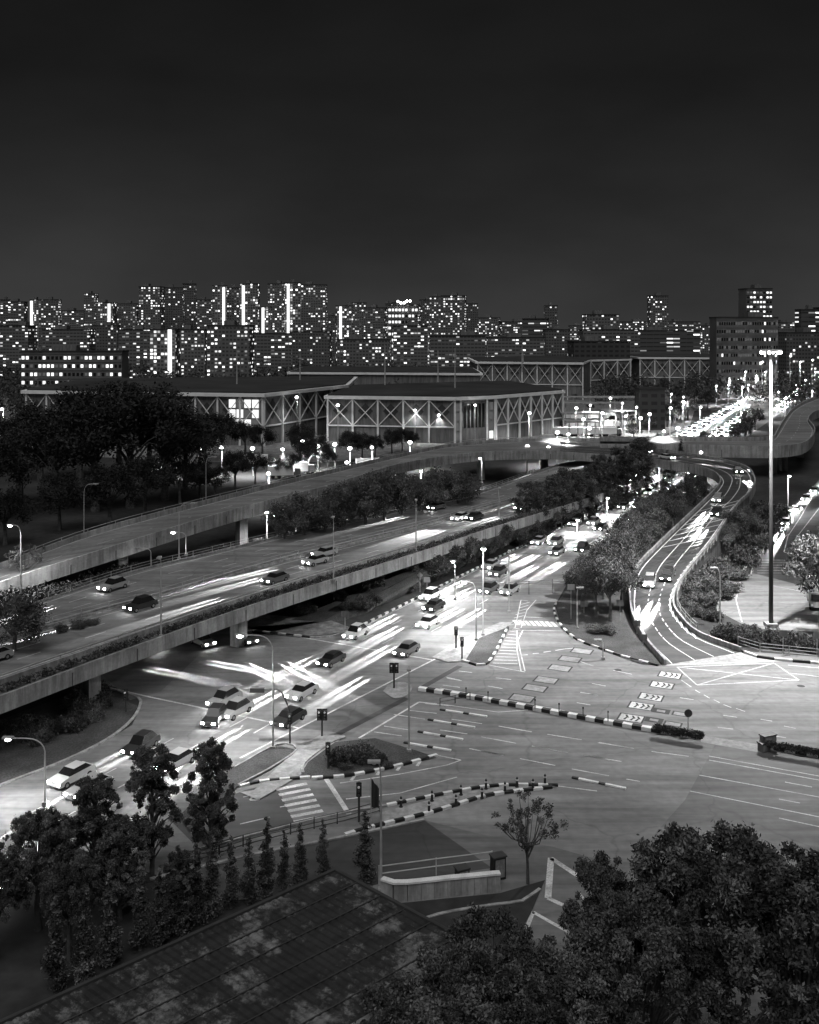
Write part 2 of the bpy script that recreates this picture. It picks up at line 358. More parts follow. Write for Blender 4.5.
zoomseg(300, 560, [(430, 850, 560, 870), (480, 790, 640, 815), (380, 880, 520, 900), (560, 770, 700, 785), (640, 735, 760, 745), (750, 600, 819, 615), (730, 640, 819, 652)])
zoomseg(659, 560, [(115, 615, 165, 650), (185, 665, 210, 680), (230, 690, 260, 708), (280, 715, 310, 730), (330, 740, 370, 755), (395, 760, 440, 775), (300, 855, 380, 865), (560, 895, 650, 910), (330, 795, 400, 805), (520, 815, 580, 825), (640, 850, 700, 862)], wd=.14)
for a, b in (((440, 688), (565, 711)), ((440, 704), (498, 712)), ((498, 712), (528, 710)), ((346, 799), (400, 793)), ((400, 793), (457, 777)), ((340, 783), (400, 774)), ((400, 774), (447, 765)), ((447, 765), (461, 760)), ((461, 760), (436, 755)),
             ((663, 665), (804, 660)), ((788, 665), (830, 669)), ((790, 673), (830, 678)), ((709, 760), (830, 782)), ((699, 775), (830, 799)), ((690, 791), (830, 819)), ((779, 818), (830, 829)), ((779, 799), (800, 803)), ((785, 782), (812, 787)),
             ((709, 756), (819, 776)), ((280, 807), (300, 803)), ((240, 824), (270, 817)), ((243, 797), (262, 793)), ((270, 817), (262, 819))):
    seg(a, b, .15)
for a, b in (((299, 728), (435, 659)), ((359, 738), (419, 702)), ((240, 758), (299, 728)), ((419, 702), (437, 704))): seg(a, b, .25)
seg((325, 777), (349, 814), .45)
for a, b in (((90, 683), (150, 697)), ((150, 697), (299, 728)), ((300, 637), (433, 660))): seg(a, b, .28)
for a, b in (((677, 667), (774, 663)), ((774, 663), (799, 680)), ((799, 680), (697, 685)), ((697, 685), (677, 667)), ((697, 685), (774, 663)), ((677, 667), (799, 680))): seg(a, b, .18)
for k in range(7):                                  # zebra crossing
    t = k/6; a = Vector((276, 789.5)).lerp(Vector((294, 822)), t); b = Vector((307, 783.5)).lerp(Vector((326, 816)), t); seg(a, b, .5, .033)
for k in range(9):                                  # far zebra
    a = Vector((514, 620)).lerp(Vector((557, 622)), k/8); seg(a, (a.x+5, a.y+5), .55, .033)
seg((513, 628), (520, 629), .2); seg((526, 617), (554, 618), .2); seg((512, 630), (563, 631), .15)
for a, b in (((521, 600), (528, 601)), ((521, 600), (515, 628)), ((536, 600), (527, 610)), ((527, 610), (521, 628)), ((517, 630), (517, 650)), ((523, 630), (518, 640)), ((518, 640), (520, 650)), ((517, 650), (521, 671)), ((520, 650), (525, 671)), ((489, 665), (525, 672))): seg(a, b, .15)
for k in range(11):                                 # hatching beside the island
    y = 631+k*3.2; xl = 508-(y-628)*.52; seg((xl+3, y), (516+max(0, (y-650))*.12, y+.8), .18)
for k in range(7):
    y = 602+k*3.4; seg((530-k*1.6, y), (521-k*1.8, y+2.5), .15)
for x in (357, 383, 403, 423): seg((x-6, 783-(x-346)*.22), (x, 775-(x-346)*.24+.5), .3)
# loading triangles and kerb side lines lower right
for a, b, wd in (((551, 858), (548, 898), .5), ((551, 858), (602, 892), .45), ((548, 898), (563, 905), .4), ((533, 912), (521, 943), .3), ((533, 912), (572, 934), .3), ((250, 800), (256, 791), .2), ((256, 791), (259, 800), .2), ((259, 800), (250, 800), .2), ((558, 786), (597, 791), .15), ((578, 892), (585, 900), .2)): seg(a, b, wd)
# side road
for a, b in (((751, 574), (754, 562)), ((754, 562), (776, 529)), ((776, 529), (805, 496)), ((796, 538), (820, 507)), ((771, 540), (782, 527)), ((774, 543), (789, 534)), ((784, 552), (788, 536)), ((788, 536), (800, 518)), ((800, 518), (812, 497)), ((740, 582), (736, 600)), ((736, 600), (742, 622)), ((770, 585), (819, 595))): seg(a, b, .16)
for k in range(6): seg((757, 560+k*2.6), (785+k*2, 560+k*2.6), .14)
tag(mk.build('road_markings', [M['worn_white']]), kind='structure')
# lane discs: framed boxes painted in each lane
U = Vector((.913, -.408, 0)); V = Vector((.408, .913, 0))
bx = MB()
def lanebox(px, py, kind, a=1.4, b=1.1):
    c = P(px, py, .034)
    def q(u, v, dz=0): return c+U*u+V*v+Vector((0, 0, dz))
    bx.face([q(-a, -b), q(a, -b), q(a, b), q(-a, b)], 1)
    if kind != 'dark': bx.face([q(-a+.2, -b+.2, .004), q(a-.2, -b+.2, .004), q(a-.2, b-.2, .004), q(-a+.2, b-.2, .004)], 2 if kind == 'w' else 0)
    else: bx.face([q(-a+.5, -b+.4, .004), q(a-.5, -b+.4, .004), q(a-.5, b-.4, .004), q(-a+.5, b-.4, .004)], 2)
    if kind == 'x':
        for u in (-.65, .05, .6):
            bx.face([q(u-.12, -.7, .008), q(u+.14, -.7, .008), q(u+.3, .1, .008), q(u+.12, .1, .008)], 1)
            bx.face([q(u+.2, -.1, .0085), q(u+.45, 0, .0085), q(u+.1, .75, .0085), q(u-.1, .7, .0085)], 1)
for p in ((522, 698), (535, 688), (546, 680), (560, 668), (570, 659), (582, 651)): lanebox(*p, 'w')
for p in ((631, 718), (641, 706), (651, 697), (662, 685), (670, 675)): lanebox(*p, 'x')
for p in ((654, 720), (661, 711)): lanebox(*p, 'dark', .95, .7)
for p in ((673, 724), (681, 714)): lanebox(*p, 'w', .95, .65)
tag(bx.build('road_markings', [M['worn_white'], M['black'], M['paving']]), kind='structure')
# dark drainage strips beside the stop lines, manhole covers
dm = MB()
strip(dm, W3([(338, 734), (407, 698)], .03), .8); strip(dm, W3([(423, 687), (460, 666)], .03), .8)
tag(dm.build('drain_strip', [M['asphalt_dark']]), kind='structure')
mh = MB()
for p in ((618, 670), (801, 686), (255, 687)):
    c = P(p[0], p[1], .035); mh.face([c+Vector((math.cos(t)*.45, math.sin(t)*.45, 0)) for t in [k*math.pi/6 for k in range(12)]])
tag(mh.build('manhole_covers', [M['black']]), kind='structure')

# ------------------------------------------------------------------ viaducts
def ribbon(name, far, near, thick, label, cat, m_top, n=60, parapet=.9, solid=False, par_far=True, rail=False):
    A = cr(W3(far), n); B = cr(W3(near), n)
    root = empty(name, (0, 0, 0)); tag(root, label, cat)
    d = MB()
    for k in range(n-1):
        d.face([A[k], B[k], B[k+1], A[k+1]], 0)
        def low(p): return Vector((p.x, p.y, (0.01 if solid else p.z-thick)))
        d.face([B[k], low(B[k]), low(B[k+1]), B[k+1]], 1); d.face([A[k], A[k+1], low(A[k+1]), low(A[k])], 1)
        d.face([low(A[k]), low(A[k+1]), low(B[k+1]), low(B[k])], 1)
    for k in (0, n-1): d.face([A[k], B[k], low(B[k]), low(A[k])], 1)
    for k in range(2, n-1, 3):
        o_ = (B[k]-A[k]).normalized()*.03; dd = (B[k+1]-B[k]).normalized()*.09; b__ = B[k]-Vector((0, 0, min(thick, max(B[k].z-.05, .01))))
        d.face([b__+o_-dd, b__+o_+dd, B[k]+o_+dd, B[k]+o_-dd], 2)
    d.build('deck', [m_top, M['concrete'], M['asphalt_dark']], root)
    for E, O in ((A, B), (B, A)):
        if E is A and not par_far: continue
        inner = [e+(o-e).normalized()*.2 for e, o in zip(E, O)]
        mb = MB(); wallstrip(mb, inner, .3, parapet, .003); mb.build('parapet', [M['concrete']], root)
    return root, A, B
def pillar(root, top, gz=0.0, wd=1.3, dp=1.3, cap=4.0, ang=0.5):
    h = top.z-gz
    mb = MB(); mb.box((top.x, top.y, gz+(h-.9)/2), (wd, dp, h-.9), ang)
    mb.hexa([(top.x+math.cos(ang)*a-math.sin(ang)*b, top.y+math.sin(ang)*a+math.cos(ang)*b, top.z-.9) for a, b in ((-wd/2, -dp/2), (wd/2, -dp/2), (wd/2, dp/2), (-wd/2, dp/2))],
            [(top.x+math.cos(ang)*a-math.sin(ang)*b, top.y+math.sin(ang)*a+math.cos(ang)*b, top.z-.003) for a, b in ((-cap/2, -dp/2), (cap/2, -dp/2), (cap/2, dp/2), (-cap/2, dp/2))])
    mb.build('pillar', [M['concrete']], root)
def railing(pts, label, group='road railings', h=1.0, sp=3.0, rails=(.95, .5), m='metal', cat='railing', r=.035):
    pts = [Vector(p) for p in pts]
    root = empty('guard_rail', pts[0]); tag(root, label, cat, group)
    off = [p-pts[0] for p in pts]
    for zz in rails:
        mb = MB(); mb.tube([p+Vector((0, 0, zz*h)) for p in off], r, 5); mb.build('rail', [M[m]], root)
    q = step(off, sp)[:70]; pm = MB(); pm.box((0, 0, h/2), (.09, .09, h)); me = pm.me('post', [M[m]])
    for p in q: link('post', me, root, p)
    return root
# A: the lower viaduct crossing the cross road, planter and rails on its near side
A_far = [(-60, 657, 6), (0, 640, 6), (100, 613, 6), (160, 597, 6), (277, 563, 6), (350, 545, 6), (430, 525, 6), (474, 512, 6), (525, 498, 5.5), (580, 483, 4.5), (645, 468, 3)]
A_near = [(-60, 722, 6), (0, 700, 6), (90, 666, 6), (150, 644, 6), (228, 616, 6), (310, 589, 6), (430, 551, 6), (488, 531, 6), (540, 515, 5.5), (600, 496, 4.5), (665, 474, 3)]
vA, VA, VB = ribbon('viaduct', A_far, A_near, 1.4, 'long concrete viaduct carrying a curving carriageway over the cross road, shrubs along its near edge', 'viaduct', M['asphalt'], 70, .35)
def lerp_line(A, B, t): return [a.lerp(b, t) for a, b in zip(A, B)]
pl = MB(); wallstrip(pl, lerp_line(VA, VB, .80)[:60], .25, .7, .004); pl.build('barrier', [M['concrete']], vA)
for px, pyb in ((82, 672), (228, 620), (60, 683)):
    pass
def nearest(line, px):
    return min(line, key=lambda p: abs(CX+F*p.x/p.y-px))
for px in (-20, 84, 236):
    for t in (.72, .2):
        p = nearest(lerp_line(VA, VB, t), px); pillar(vA, Vector((p.x, p.y, p.z-1.4)), ang=.95, wd=1.6, dp=1.6, cap=5)
railing([p+Vector((0, 0, .35)) for p in lerp_line(VA, VB, .03)[2:66]], 'steel railing on the far parapet of the lower viaduct', sp=4)
railing([p for p in lerp_line(VA, VB, .74)[2:60]], 'steel crash rail along the planter of the lower viaduct', sp=4, h=.8, rails=(.9,), r=.09)
# B: parallel carriageway on an embankment
B_far = [(-60, 628, 6), (0, 614, 6), (35, 604, 6), (130, 573, 6), (200, 556, 6), (280, 537, 6), (400, 510, 6), (478, 493, 5.5), (560, 465, 4.5), (625, 456, 3)]
B_near = [(-60, 655, 6), (0, 638.5, 6), (100, 611, 6), (160, 595.5, 6), (277, 561.5, 6), (350, 543.5, 6), (430, 523.5, 6), (474, 510.5, 6), (560, 486, 5), (643, 466, 3)]
vB, BA, BB = ribbon('embanked_road', B_far, B_near, 2, 'upper carriageway on a walled embankment running beside the lower viaduct', 'elevated road', M['asphalt'], 60, .3, solid=True)
railing([p+Vector((0, 0, .3)) for p in lerp_line(BA, BB, .03)[4:44]], 'white posted railing on the far edge of the embanked carriageway', sp=4, h=.9)
# C: high flyover rising from the left
C_far = [(-60, 590, 1.5), (20, 561, 3), (86, 537, 5), (160, 516, 7), (290, 483, 8), (336, 472, 8), (400, 457, 8), (449, 447, 8), (498, 442.5, 8), (560, 441, 8), (640, 441.5, 8)]
C_near = [(-60, 609, 1.5), (20, 581, 3), (86, 560, 5), (130, 546, 6), (216, 519, 8), (290, 499, 8), (329, 489, 8), (400, 467, 8), (468, 456.5, 8), (520, 454, 8), (560, 454, 8)]
vC, CA, CB = ribbon('flyover', C_far, C_near, 1.5, 'high curved flyover on round topped pillars crossing behind the hedge of trees', 'flyover', M['asphalt'], 70, .9)
for px in (45, 124, 246, 403, 480, 547, 590):
    t = .6; line = lerp_line(CA, CB, t); p = nearest(line, px)
    if p.z > 3: pillar(vC, Vector((p.x, p.y, p.z-1.5)), ang=.75 if px < 450 else .2, wd=1.8, dp=1.6, cap=5)
railing([p+Vector((0, 0, .9)) for p in CA[4:60]], 'pale handrail on top of the far parapet of the high flyover', h=.5, rails=(.9,), sp=5, r=.05)
# D: ring ramp continuing right, curling away at its end
D_far = [(600, 440.5, 8), (680, 440.5, 8), (740, 441, 8), (772, 440, 8), (777, 434, 8), (786, 419, 8), (797, 408, 8), (819, 398, 8), (870, 380, 8)]
D_near = [(600, 448, 8), (680, 448.5, 8), (740, 450, 8), (780, 450, 8), (806, 445, 8), (815, 432, 8), (809, 419, 8), (830, 408, 8), (890, 388, 8)]
vD, DA, DB = ribbon('ring_ramp', D_far, D_near, 2.2, 'ring ramp with tall parapet curling away beside the high mast lamp', 'flyover', M['asphalt'], 60, 1.2)
for px in (640, 665, 768, 782, 800):
    p = nearest(lerp_line(DA, DB, .6)[:34], px); pillar(vD, Vector((p.x, p.y, p.z-2.2)), ang=0, wd=1.8, dp=1.8, cap=4)
# S ramp
S_out = [(560, 444, 8.05), (640, 449, 8.05), (700, 457, 8.05), (743, 467, 8), (755, 480, 7.8), (751, 493, 7.3), (737, 507, 6.7), (714, 541, 4.8), (688, 572, 3), (677, 590, 1.9), (674, 606, 1.2), (682, 620, .7), (700, 636, .3), (742, 652, .06)]
S_in = [(560, 454, 8.05), (630, 459, 8.05), (690, 467, 8.05), (712, 473, 8), (720, 481, 7.8), (717, 489, 7.3), (700, 506, 6.7), (659, 545, 4.8), (636, 569, 3), (630, 584, 1.9), (629, 600, 1.2), (632, 618, .7), (643, 640, .3), (664, 665, .06)]
vS, SO, SI = ribbon('slip_ramp', S_out, S_in, 1.5, 'S-curved slip ramp descending from the flyover into the junction', 'ramp', M['asphalt_dark'], 90, .7, solid=False)
# ramp retaining walls down to the ground for its lower half
for E in (SO, SI):
    mb = MB()
    for k in range(48, 88):
        a, b = E[k], E[k+1]
        if a.z < .4: break
        mb.face([a-Vector((0, 0, .02)), b-Vector((0, 0, .02)), (b.x, b.y, 0), (a.x, a.y, 0)])
    mb.build('retaining_wall', [M['concrete_dark']], vS)
for t, px in ((.5, 741), (.5, 700)):
    p = nearest(lerp_line(SO, SI, t)[:45], px); pillar(vS, Vector((p.x, p.y, p.z-1.5)), ang=.3, wd=1.6, dp=1.6, cap=4)
sm_ = MB()
for t, wd in ((.10, .16), (.90, .16), (.37, .14), (.62, .14)): strip(sm_, lerp_line(SO, SI, t), wd, 0, .012)
for k in range(50, 66, 2): strip(sm_, [SO[k].lerp(SI[k], .12)+Vector((0, 0, .014)), SO[k].lerp(SI[k], .88)+Vector((0, 0, .014))], .2)
for k in range(68, 86): strip(sm_, [SO[k].lerp(SI[k], .03)+Vector((0, 0, .014)), SO[min(k+1, 89)].lerp(SI[min(k+1, 89)], .12)+Vector((0, 0, .014))], .22)
sm_.build('ramp_markings', [M['white']], vS)
railing([SO[k]+(SO[k]-SI[k]).normalized()*.8 for k in range(66, 86)], 'curved steel fence outside the foot of the slip ramp', sp=2.2, h=1.1)
railing(W3([(738, 645), (760, 652), (819, 658), (880, 664)], .02), 'galvanised fence between the hedge and the junction at right', sp=3, h=1.2, rails=(.95, .6, .25))
railing(W3([(379, 884), (430, 877), (492, 869)], .3), 'double rail fence on the low concrete ramp wall', sp=3.0, h=1.4, rails=(.95, .55), r=.05)
railing(W3([(170, 870), (245, 846), (300, 832), (345, 822), (380, 812)], .02), 'dark pedestrian fence behind the slim cypress row', sp=2, h=1.0, m='darkmetal', rails=(.95, .5, .15))
railing(W3([(440, 706), (470, 700), (480, 703)], .02)[:2], 'short pedestrian rail where the median begins', sp=1.5, h=.9, m='darkmetal')
railing(W3([(505, 596), (568, 592), (572, 592)], .02), 'sign gantry rail across the slip lane beyond the far zebra', sp=3, h=2.2, m='darkmetal', rails=(.95, .8))
# lane lines on viaducts
vl = MB()
for E1, E2, ts, z in ((VA, VB, (.08, .66), .01), (BA, BB, (.1, .9), .01), (CA, CB, (.06, .94), .01), (DA, DB, (.08, .92), .01)):
    for t in ts: strip(vl, lerp_line(E1, E2, t), .15, 0, z)
for E1, E2, ts in ((VA, VB, (.27, .46)), (BA, BB, (.38, .64)), (DA, DB, (.5,)), (CA, CB, (.5,))):
    for t in ts:
        q = step(lerp_line(E1, E2, t), 3.0)
        for k in range(0, len(q)-1, 3): strip(vl, q[k:k+2], .14, 0, .01)
tag(vl.build('lane_lines', [M['worn_white']]), kind='structure')
# M road lane lines
FARM = W3([(60, 763), (200, 702), (356, 629.5), (500, 558), (575, 522), (660, 479), (700, 459), (745, 432)], .03)
MDIR = (P(660, 478)-P(355, 629)).normalized(); MN = Vector((MDIR.y, -MDIR.x, 0)); M0 = P(355, 629)
def mlane(off, a, b): return [M0+MN*off+MDIR*a, M0+MN*off+MDIR*b]
ml = MB()
for off in (.5,): strip(ml, [v+Vector((0, 0, .032)) for v in mlane(off, 0, 210)], .16)
for off in (3.6, 6.8, 10.0):
    s_ = -60
    while s_ < 200:
        if not -32 < s_ < -4: strip(ml, [v+Vector((0, 0, .0325)) for v in mlane(off, s_, s_+3)], .15)
        s_ += 8
tag(ml.build('lane_lines', [M['worn_white']]), kind='structure')
# embankment slope below the viaduct
em = MB(); up = [p-Vector((0, 0, 1.3)) for p in VB[32:66]]; dn = cr([P(286, 622), P(340, 622), P(420, 588), P(500, 548), P(575, 514), P(640, 484)], len(up))
for k in range(len(up)-1): em.face([dn[k], dn[k+1], up[k+1], up[k]])
tag(em.build('embankment', [M['grass']]), kind='structure')

# ------------------------------------------------------------------ vegetation
def leafcloud(n, centers, radii, leaf, flat=1.0, seed=0, jitter=.5):
    r = np.random.default_rng(seed); k = len(centers); wts = np.array(radii)**2; wts = wts/wts.sum()
    which = r.choice(k, n, p=wts); c = np.array(centers)[which]; rr = np.array(radii)[which]
    d = r.normal(size=(n, 3)); d /= np.linalg.norm(d, axis=1)[:, None]
    pos = c+d*(rr*(r.random(n)**.6*.8+np.abs(r.normal(size=n))*.22))[:, None]*np.array([1, 1, flat])
    a = r.normal(size=(n, 3)); a /= np.linalg.norm(a, axis=1)[:, None]
    b = np.cross(a, r.normal(size=(n, 3))); b /= np.linalg.norm(b, axis=1)[:, None]
    s = leaf*(1-jitter+2*jitter*r.random(n))[:, None]
    v = np.empty((n, 4, 3)); v[:, 0] = pos-a*s; v[:, 1] = pos-b*s*.45; v[:, 2] = pos+a*s; v[:, 3] = pos+b*s*.45
    return v.reshape(-1, 3), which
def leafmesh(name, v, mats, idx=None):
    me = bpy.data.meshes.new(name); n = len(v)//4
    me.vertices.add(n*4); me.vertices.foreach_set('co', v.astype(np.float32).ravel())
    me.loops.add(n*4); me.loops.foreach_set('vertex_index', np.arange(n*4, dtype=np.int32))
    me.polygons.add(n); me.polygons.foreach_set('loop_start', np.arange(0, n*4, 4, dtype=np.int32))
    for m in mats: me.materials.append(m)
    if idx is not None: me.polygons.foreach_set('material_index', idx.astype(np.int32))
    me.update(calc_edges=True); me.validate(); return me
def tree_proto(kind, seed, leaves, leaf):
    """unit height tree meshes (height 1): trunk, crown"""
    r = random.Random(seed); cs = []; rs = []; tr = MB()
    if kind in ('broad', 'nearb'):
        for k in range(34 if kind == 'broad' else 230):
            t = r.random()*2*math.pi; ph = r.uniform(-.5, 1.0); q = r.uniform(.55, 1.0)
            cs.append((math.cos(t)*.36*q*math.cos(ph*1.3), math.sin(t)*.36*q*math.cos(ph*1.3), .62+.30*math.sin(ph*1.4)*q)); rs.append(r.uniform(.07, .15) if kind == 'broad' else r.uniform(.016, .05))
        tr.tube([(0, 0, 0), (.01, 0, .2), (0, .01, .38), (.01, 0, .6)], [.035, .026, .02, .008], 7)
        for c in cs[::3]: tr.tube([(0, .005, .3+r.random()*.12), (c[0]*.5, c[1]*.5, .45+.15*c[2]), c], [.009, .006, .0015], 5)
    elif kind in ('tall', 'tallb'):
        for k in range(40 if kind == 'tall' else 130):
            z = r.uniform(.18, .95); wd = .19*(1-((z-.5)/.55)**2)**.5 if abs(z-.5) < .55 else .05; t = r.random()*6.28; q = r.uniform(.3, 1)
            cs.append((math.cos(t)*wd*q, math.sin(t)*wd*q, z)); rs.append(r.uniform(.045, .085) if kind == 'tall' else r.uniform(.016, .045))
        tr.tube([(0, 0, 0), (.006, 0, .3), (0, .006, .6), (0, 0, .93)], [.02, .015, .01, .003], 6)
        for c in cs[::3]: tr.tube([(0, 0, max(.1, c[2]-.15)), c], [.007, .002], 4)
    elif kind == 'cypress':
        for k in range(30):
            z = .08+.9*k/29; wd = .085*(1-z)**.5*(1.0 if z > .15 else .7); t = r.random()*6.28
            cs.append((math.cos(t)*wd*.6, math.sin(t)*wd*.6, z)); rs.append(max(.02, .075*(1.05-z)**.6*r.uniform(.8, 1.25)))
        tr.tube([(0, 0, 0), (0, 0, .5), (0, 0, .95)], [.018, .01, .002], 6)
    elif kind == 'open':
        for k in range(46):
            t = r.random()*6.28; q = r.uniform(.3, 1)
            cs.append((math.cos(t)*.42*q, math.sin(t)*.42*q, .5+.42*r.random()*(1.15-.4*q))); rs.append(r.uniform(.025, .06))
        tr.tube([(0, 0, 0), (.01, 0, .25), (.02, .01, .5), (0, 0, .75)], [.02, .016, .012, .004], 6)
        for c in cs[::2]: tr.tube([(.01, 0, .25+r.random()*.2), (c[0]*.55, c[1]*.55, .5), c], [.009, .006, .002], 4)
    else:  # bush
        for k in range(20):
            t = r.random()*6.28; q = r.random()**.5
            cs.append((math.cos(t)*.55*q, math.sin(t)*.55*q, .5-.25*q+r.uniform(-.1, .15))); rs.append(r.uniform(.16, .34))
        tr.tube([(0, 0, 0), (0, 0, .5)], [.04, .015], 5)
        tr.tube([(0, 0, .1), (.3, .1, .4)], [.02, .008], 5); tr.tube([(0, 0, .1), (-.25, .2, .4)], [.02, .008], 5)
    v, wh = leafcloud(leaves, cs, rs, leaf, seed=seed)
    v[:, 2] = np.maximum(v[:, 2], .01)
    lightc = np.array([r.random() < .35 for _ in cs]); darkc = np.array([r.random() < .3 for _ in cs])
    idx = np.where(lightc[wh], 1, np.where(darkc[wh], 2, 0))
    idx = np.where(rng.random(len(idx)) < .25, rng.integers(0, 3, len(idx)), idx)
    return tr.me('trunk', [M['bark']]), leafmesh('crown', v, [M['leaf'], M['leaf_light'], M['leaf_dark']], idx)
PROTO = {}
for kind, var, lv, lf in (('broad', 3, 9000, .014), ('tall', 3, 9000, .011), ('cypress', 2, 5000, .012), ('open', 2, 4200, .011), ('bush', 3, 3200, .045)):
    for q in range(var): PROTO[kind, q] = tree_proto(kind, 11+q*7+len(kind), lv, lf)
for q in range(3): PROTO['near', q] = tree_proto('nearb', 71+q, 60000, .0076)
for q in range(2): PROTO['neartall', q] = tree_proto('tallb', 91+q, 46000, .0068)
for q in range(2): PROTO['far', q] = tree_proto('broad', 51+q, 2600, .026)
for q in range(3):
    tm, cm = PROTO['broad', q]; c2m = cm.copy(); c2m.materials[0] = M['leaf_shaded']; c2m.materials[1] = M['leaf_shaded2']; c2m.materials[2] = M['leaf_shaded']; PROTO['wood', q] = (tm, c2m)  # broad trees again, crowns recoloured with the shade painted in
NAMES = {'wood': 'broad_tree', 'broad': 'broad_tree', 'near': 'broad_tree', 'neartall': 'upright_tree', 'far': 'broad_tree', 'tall': 'upright_tree', 'cypress': 'cypress_tree', 'open': 'young_tree', 'bush': 'shrub'}
def tree(kind, loc, h, label, group, wide=1.0):
    q = random.randrange(len([k for k in PROTO if k[0] == kind])); tm, cm = PROTO[kind, q]
    t = empty(NAMES[kind], loc, random.random()*6.28); t.scale = (h*wide, h*wide, h)
    tag(t, label, 'shrub' if kind == 'bush' else 'tree', group)
    if kind == 'bush': link('stem', tm, t); link('foliage', cm, t)
    else: link('trunk', tm, t); link('crown', cm, t)
    return t
def tree_row(kind, spots, fmt, group, wide=1.0):
    n = len(spots)
    for i, s in enumerate(spots):
        x, yb, hpx = s[:3]; z = s[3] if len(s) > 3 else 0
        p = P(x, yb, z); h = hpx*p.y/F
        tree(s[4] if len(s) > 4 else kind, p, h, fmt.replace('#', ordw(i)), group, s[5] if len(s) > 5 else wide)
# big foreground trees lower right (crowns near the camera)
fg = [(560, 50, 11.2, 'near', 'leafy foreground tree with crown just right of the mossy roof'), (640, 52, 12.6, 'near', 'large foreground tree in the middle of the lower right clump'),
      (715, 55, 15.2, 'near', 'tallest foreground tree with rounded crown against the grey road'), (800, 52, 15.4, 'near', 'dense foreground tree cut by the right edge of the picture'),
      (675, 44, 10.6, 'near', 'pale leaved foreground tree low in the clump'), (492, 51, 12.4, 'near', 'low foreground tree overhanging the right corner of the mossy roof'),
      (770, 42, 11.8, 'near', 'dark foreground tree in the bottom right corner'), (600, 57, 12.2, 'neartall', 'slim foreground tree poking up left of the big clump'),
      (440, 48, 11.8, 'near', 'small foreground tree at the bottom beside the roof gutter'), (580, 41, 9.5, 'near', 'dark lower foreground tree at the bottom edge centre')]
fg += [(400, 45, 11.2, 'near', 'lowest foreground tree at the bottom edge below the mossy roof'), (535, 49, 11.6, 'near', 'foreground tree filling the gap right of the roof corner')]
for x, D, h, k, lab in fg: tree(k, PD(x, D, 0), h, lab, 'foreground trees by the building', 1.0 if k == 'near' else .9)
# left foreground trees
for x, yb, top, k, lab, wd in ((210, 862, 738, 'neartall', 'upright leafy tree, right of the pair above the swirl of the road', 1.08), (152, 875, 744, 'neartall', 'upright leafy tree, left of the pair above the kerb', 1.08),
    (95, 900, 776, 'neartall', 'broad dark tree left of the upright pair', 1.25), (38, 930, 806, 'near', 'rounded dark tree near the left edge by the main road', .9), (120, 920, 820, 'neartall', 'short dense tree below the upright pair', 1.4),
    (-5, 960, 850, 'near', 'dark tree half outside the left edge', .9), (70, 960, 850, 'near', 'black leafy tree in the lower left shade', .8), (180, 930, 850, 'neartall', 'thin dark tree left of the cypress row', 1.2)):
    p = P(x, yb); tree(k, p, (yb-top)*p.y/F, lab, 'roadside trees lower left', wd)
cy = [(365, 884, 74), (323, 878, 60), (300, 888, 66), (284, 890, 60), (267, 895, 78), (249, 905, 70), (231, 908, 72), (212, 915, 80), (196, 925, 82), (178, 935, 90), (140, 950, 90), (110, 965, 95), (160, 945, 80), (85, 985, 100), (55, 990, 95)]
tree_row('cypress', [c if i else (365, 884, 74, 0, 'cypress', 1.5) for i, c in enumerate(cy)], '# slim cypress from the right in the row behind the mossy roof', 'cypress row behind the mossy roof', 1.25)
tree('open', P(528, 884), 7.0, 'young open crowned tree alone on the corner by the white triangle', 'single trees')
# island shrubs
tree_row('bush', [(338, 765, 22), (352, 762, 24), (366, 761, 24), (377, 765, 18), (345, 770, 13), (388, 768, 10)], '# shrub from the left on the kerbed island by the zebra', 'shrubs on the kerbed island', .85)
# verge under the viaduct, left
sp = []
for k in range(22):
    x = random.uniform(-10, 118); y0 = 700+ (118-x)*.42; sp.append((x, random.uniform(y0-12, y0+12), random.uniform(14, 24)))
sp.sort(); tree_row('bush', sp, '# shrub from the left in the thicket under the lower viaduct', 'thicket under the lower viaduct')
# embankment slope planting
sp = []
for k in range(120):
    t = random.random(); i = int(t*(len(up)-1)); s_ = random.uniform(.05, .85); p = dn[i].lerp(up[i], s_); sp.append((p, random.uniform(1.6, 3.4)))
sp.sort(key=lambda q: q[0].x)
for i, (p, h) in enumerate(sp): tree('bush', p, h, ordw(i)+' shrub from the left on the slope between viaduct and main road', 'shrubs on the embankment slope')
# tree belt between flyover C and viaduct (dark rounded trees)
belt = [(285, 556, 60), (305, 552, 66), (325, 549, 62), (345, 544, 68), (365, 540, 66), (385, 536, 72), (402, 530, 62), (420, 526, 56), (440, 521, 58), (458, 517, 52), (468, 512, 44), (300, 545, 38), (352, 535, 40), (428, 518, 42)]
tree_row('broad', [(a, b, c*.92, 3.0) for a, b, c in belt], '# rounded tree from the left in the belt below the high flyover', 'tree belt below the high flyover', 1.1)
# conifers between viaduct and main road
cf = []
for i, x in enumerate(range(520, 690, 7)):
    yb = 540-(x-524)*.44+random.uniform(-3, 3)+6; cf.append((x, yb, random.uniform(38, 62) if x < 640 else random.uniform(26, 38), 0, random.choice(['cypress', 'cypress', 'tall']), 1.5))
tree_row('tall', cf, '# conifer from the left in the line above the main road', 'conifer line above the main road', 1.2)
cf2 = [(x+random.uniform(-3, 3), 527-(x-530)*.44, random.uniform(30, 46), 1, 'tall', 1.5) for x in range(530, 650, 10)]
tree_row('tall', cf2, '# rear conifer from the left behind the line above the main road', 'rear conifers above the main road', 1.2)
tree('tall', P(628, 505, 0), 12.5, 'tallest pointed tree in front of the flyover split', 'single trees', 1.2)
